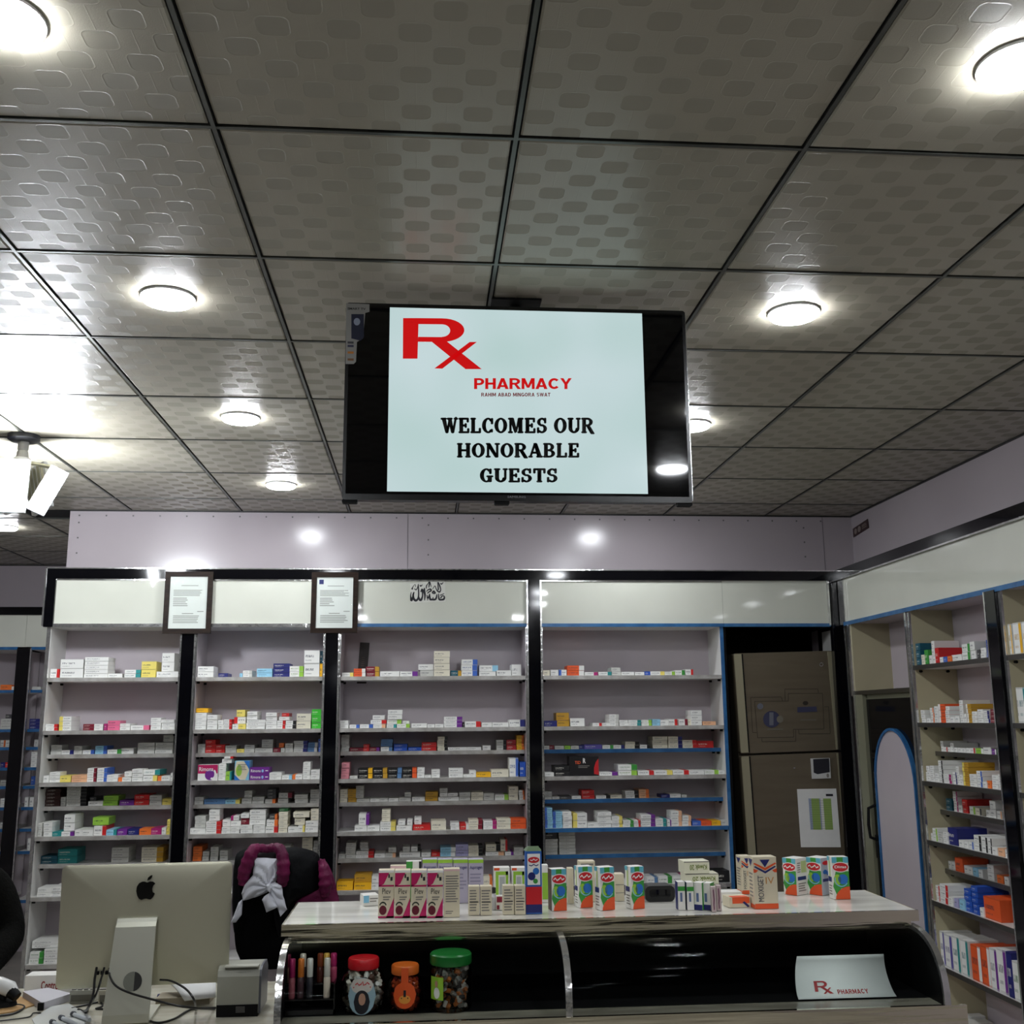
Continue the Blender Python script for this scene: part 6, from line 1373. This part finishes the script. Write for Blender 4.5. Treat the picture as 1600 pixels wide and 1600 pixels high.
cloth(edgesub(J([(590,690),(640,760),(690,850),(555,915),(505,770),(530,730)], 3.915)), 3.915, .01, .008, 3, KN, .004, 10).build('tail', WCm, wc, True)
cloth(edgesub(J([(285,760),(275,940),(205,1030),(150,1030),(190,930),(240,800)], 3.94), 6), 3.94, .01, .008, 4, None, .003, 7).build('sleeve', WCm, wc, True)
cloth(edgesub(J([(555,600),(600,575),(625,630),(590,690),(560,660)], 3.905), 5), 3.905, .012, .01, 5, None, .002).build('knot', WCm, wc, True)

# ------------------------------------------------------------------ person at the left edge (only the arm side is in the picture)
def person():
    X, Y = -1.60, 3.86
    t = empty('person', (X, Y, 0), 'person in a dark jacket seated behind the desk at the left edge', 'person')
    def skin(name, vs, es, rs, mt, sub=2):
        me = bpy.data.meshes.new(name); me.from_pydata([(v[0], v[1], v[2]) for v in vs], es, []); me.update()
        o = bpy.data.objects.new(name, me); C.objects.link(o); o.parent = t
        md = o.modifiers.new('skin', 'SKIN'); md.use_smooth_shade = True
        for i, r in enumerate(rs): me.skin_vertices[0].data[i].radius = r if isinstance(r, tuple) else (r, r)
        me.skin_vertices[0].data[0].use_root = True
        sb = o.modifiers.new('sub', 'SUBSURF'); sb.levels = sb.render_levels = sub
        o.data.materials.append(mt); return o
    V = [(0,0,.50),(0,.0,.72),(0,-.01,.92),(0,-.02,1.06),(0,-.03,1.13),(0,-.06,1.20),(0,-.07,1.27),          # pelvis..head base 0-6
         (.17,-.01,1.02),(.25,-.05,.86),(.24,-.26,.795),(.20,-.42,.775),                                       # right arm 7-10
         (-.17,-.01,1.02),(-.25,-.05,.86),(-.22,-.26,.795),(-.16,-.40,.775),                                   # left arm 11-14
         (.10,-.05,.49),(.12,-.42,.50),(.12,-.44,.08),(.12,-.56,.05), (-.10,-.05,.49),(-.12,-.42,.50),(-.12,-.44,.08),(-.12,-.56,.05)]
    E_s = [(0,1),(1,2),(2,3),(3,4),(4,5),(5,6),(3,7),(7,8),(8,9),(9,10),(3,11),(11,12),(12,13),(13,14),(0,15),(15,16),(16,17),(17,18),(0,19),(19,20),(20,21),(21,22)]
    R_s = [(.15,.11),(.145,.105),(.155,.11),(.12,.08),.05,.055,.05,.065,.052,.042,.03,.065,.052,.042,.03,.085,.065,.05,.04,.085,.065,.05,.04]
    CLO = noisy('dark_olive_wool', (11,11,9), (7,7,6), .95, 40, .4, 120, spec=.08)
    SK = mat('skin', (150,112,88), .55)
    skin('body', V, E_s, R_s, CLO)
    hd_ = MB(); pr_ = [(.02,-.125),(.045,-.12),(.062,-.09),(.072,-.04),(.078,.0),(.078,.04),(.07,.08),(.05,.105),(.015,.118)]
    hd_.lathe(pr_, (0,-.085,1.33), 20, 1, 1.2); hd = hd_.build('head', SK, t, True, local=True)
    MB().add([(-.012,-.178,1.325),(.012,-.178,1.325),(0,-.202,1.31),(0,-.18,1.355),(-.014,-.176,1.30),(.014,-.176,1.30)], [(0,2,3),(2,1,3),(0,4,2),(2,5,1),(4,5,2)]).build('nose', SK, hd, local=True)
    for s_ in (-1, 1):
        MB().lathe([(.004,-.008),(.009,0),(.004,.008)], (s_*.03,-.172,1.345), 10).build('eye', INKD, hd, local=True)
        MB().lathe([(.006,-.026),(.012,0),(.008,.026)], (s_*.08,-.08,1.335), 10, .6, 1.2).build('ear', SK, hd, local=True)
    MB().box(-.022,.022,-.176,-.168,1.275,1.282).build('mouth', K('lip', (120,70,62)), hd, local=True)
    MB().lathe([(.083,.0),(.084,.04),(.076,.085),(.055,.113),(.012,.125)], (0,-.07,1.335), 20, 1, 1.15).build('hair', INKD, t, True, local=True)
    for s_ in (-1, 1):
        wx, wy, wz = (.20 if s_ > 0 else -.16), -.42 if s_ > 0 else -.40, .765
        vs = [(wx,wy,wz),(wx,wy-.05,wz+.002),(wx,wy-.085,wz+.002)]; es = [(0,1),(1,2)]; rs = [(.024,.016),(.036,.014),(.034,.013)]
        for f, (dx, ln) in enumerate(((-.027,.06),(-.009,.072),(.009,.068),(.027,.052))):
            i = len(vs); vs += [(wx+dx,wy-.09,wz+.004),(wx+dx*1.1,wy-.09-ln*.5,wz+.008),(wx+dx*1.15,wy-.09-ln,wz-.006)]; es += [(2,i),(i,i+1),(i+1,i+2)]; rs += [.0095,.009,.0075]
        i = len(vs); vs += [(wx-s_*.04,wy-.05,wz),(wx-s_*.055,wy-.085,wz-.002)]; es += [(1,i),(i,i+1)]; rs += [.011,.009]
        skin('hand', vs, es, rs, SK, 1)
person()
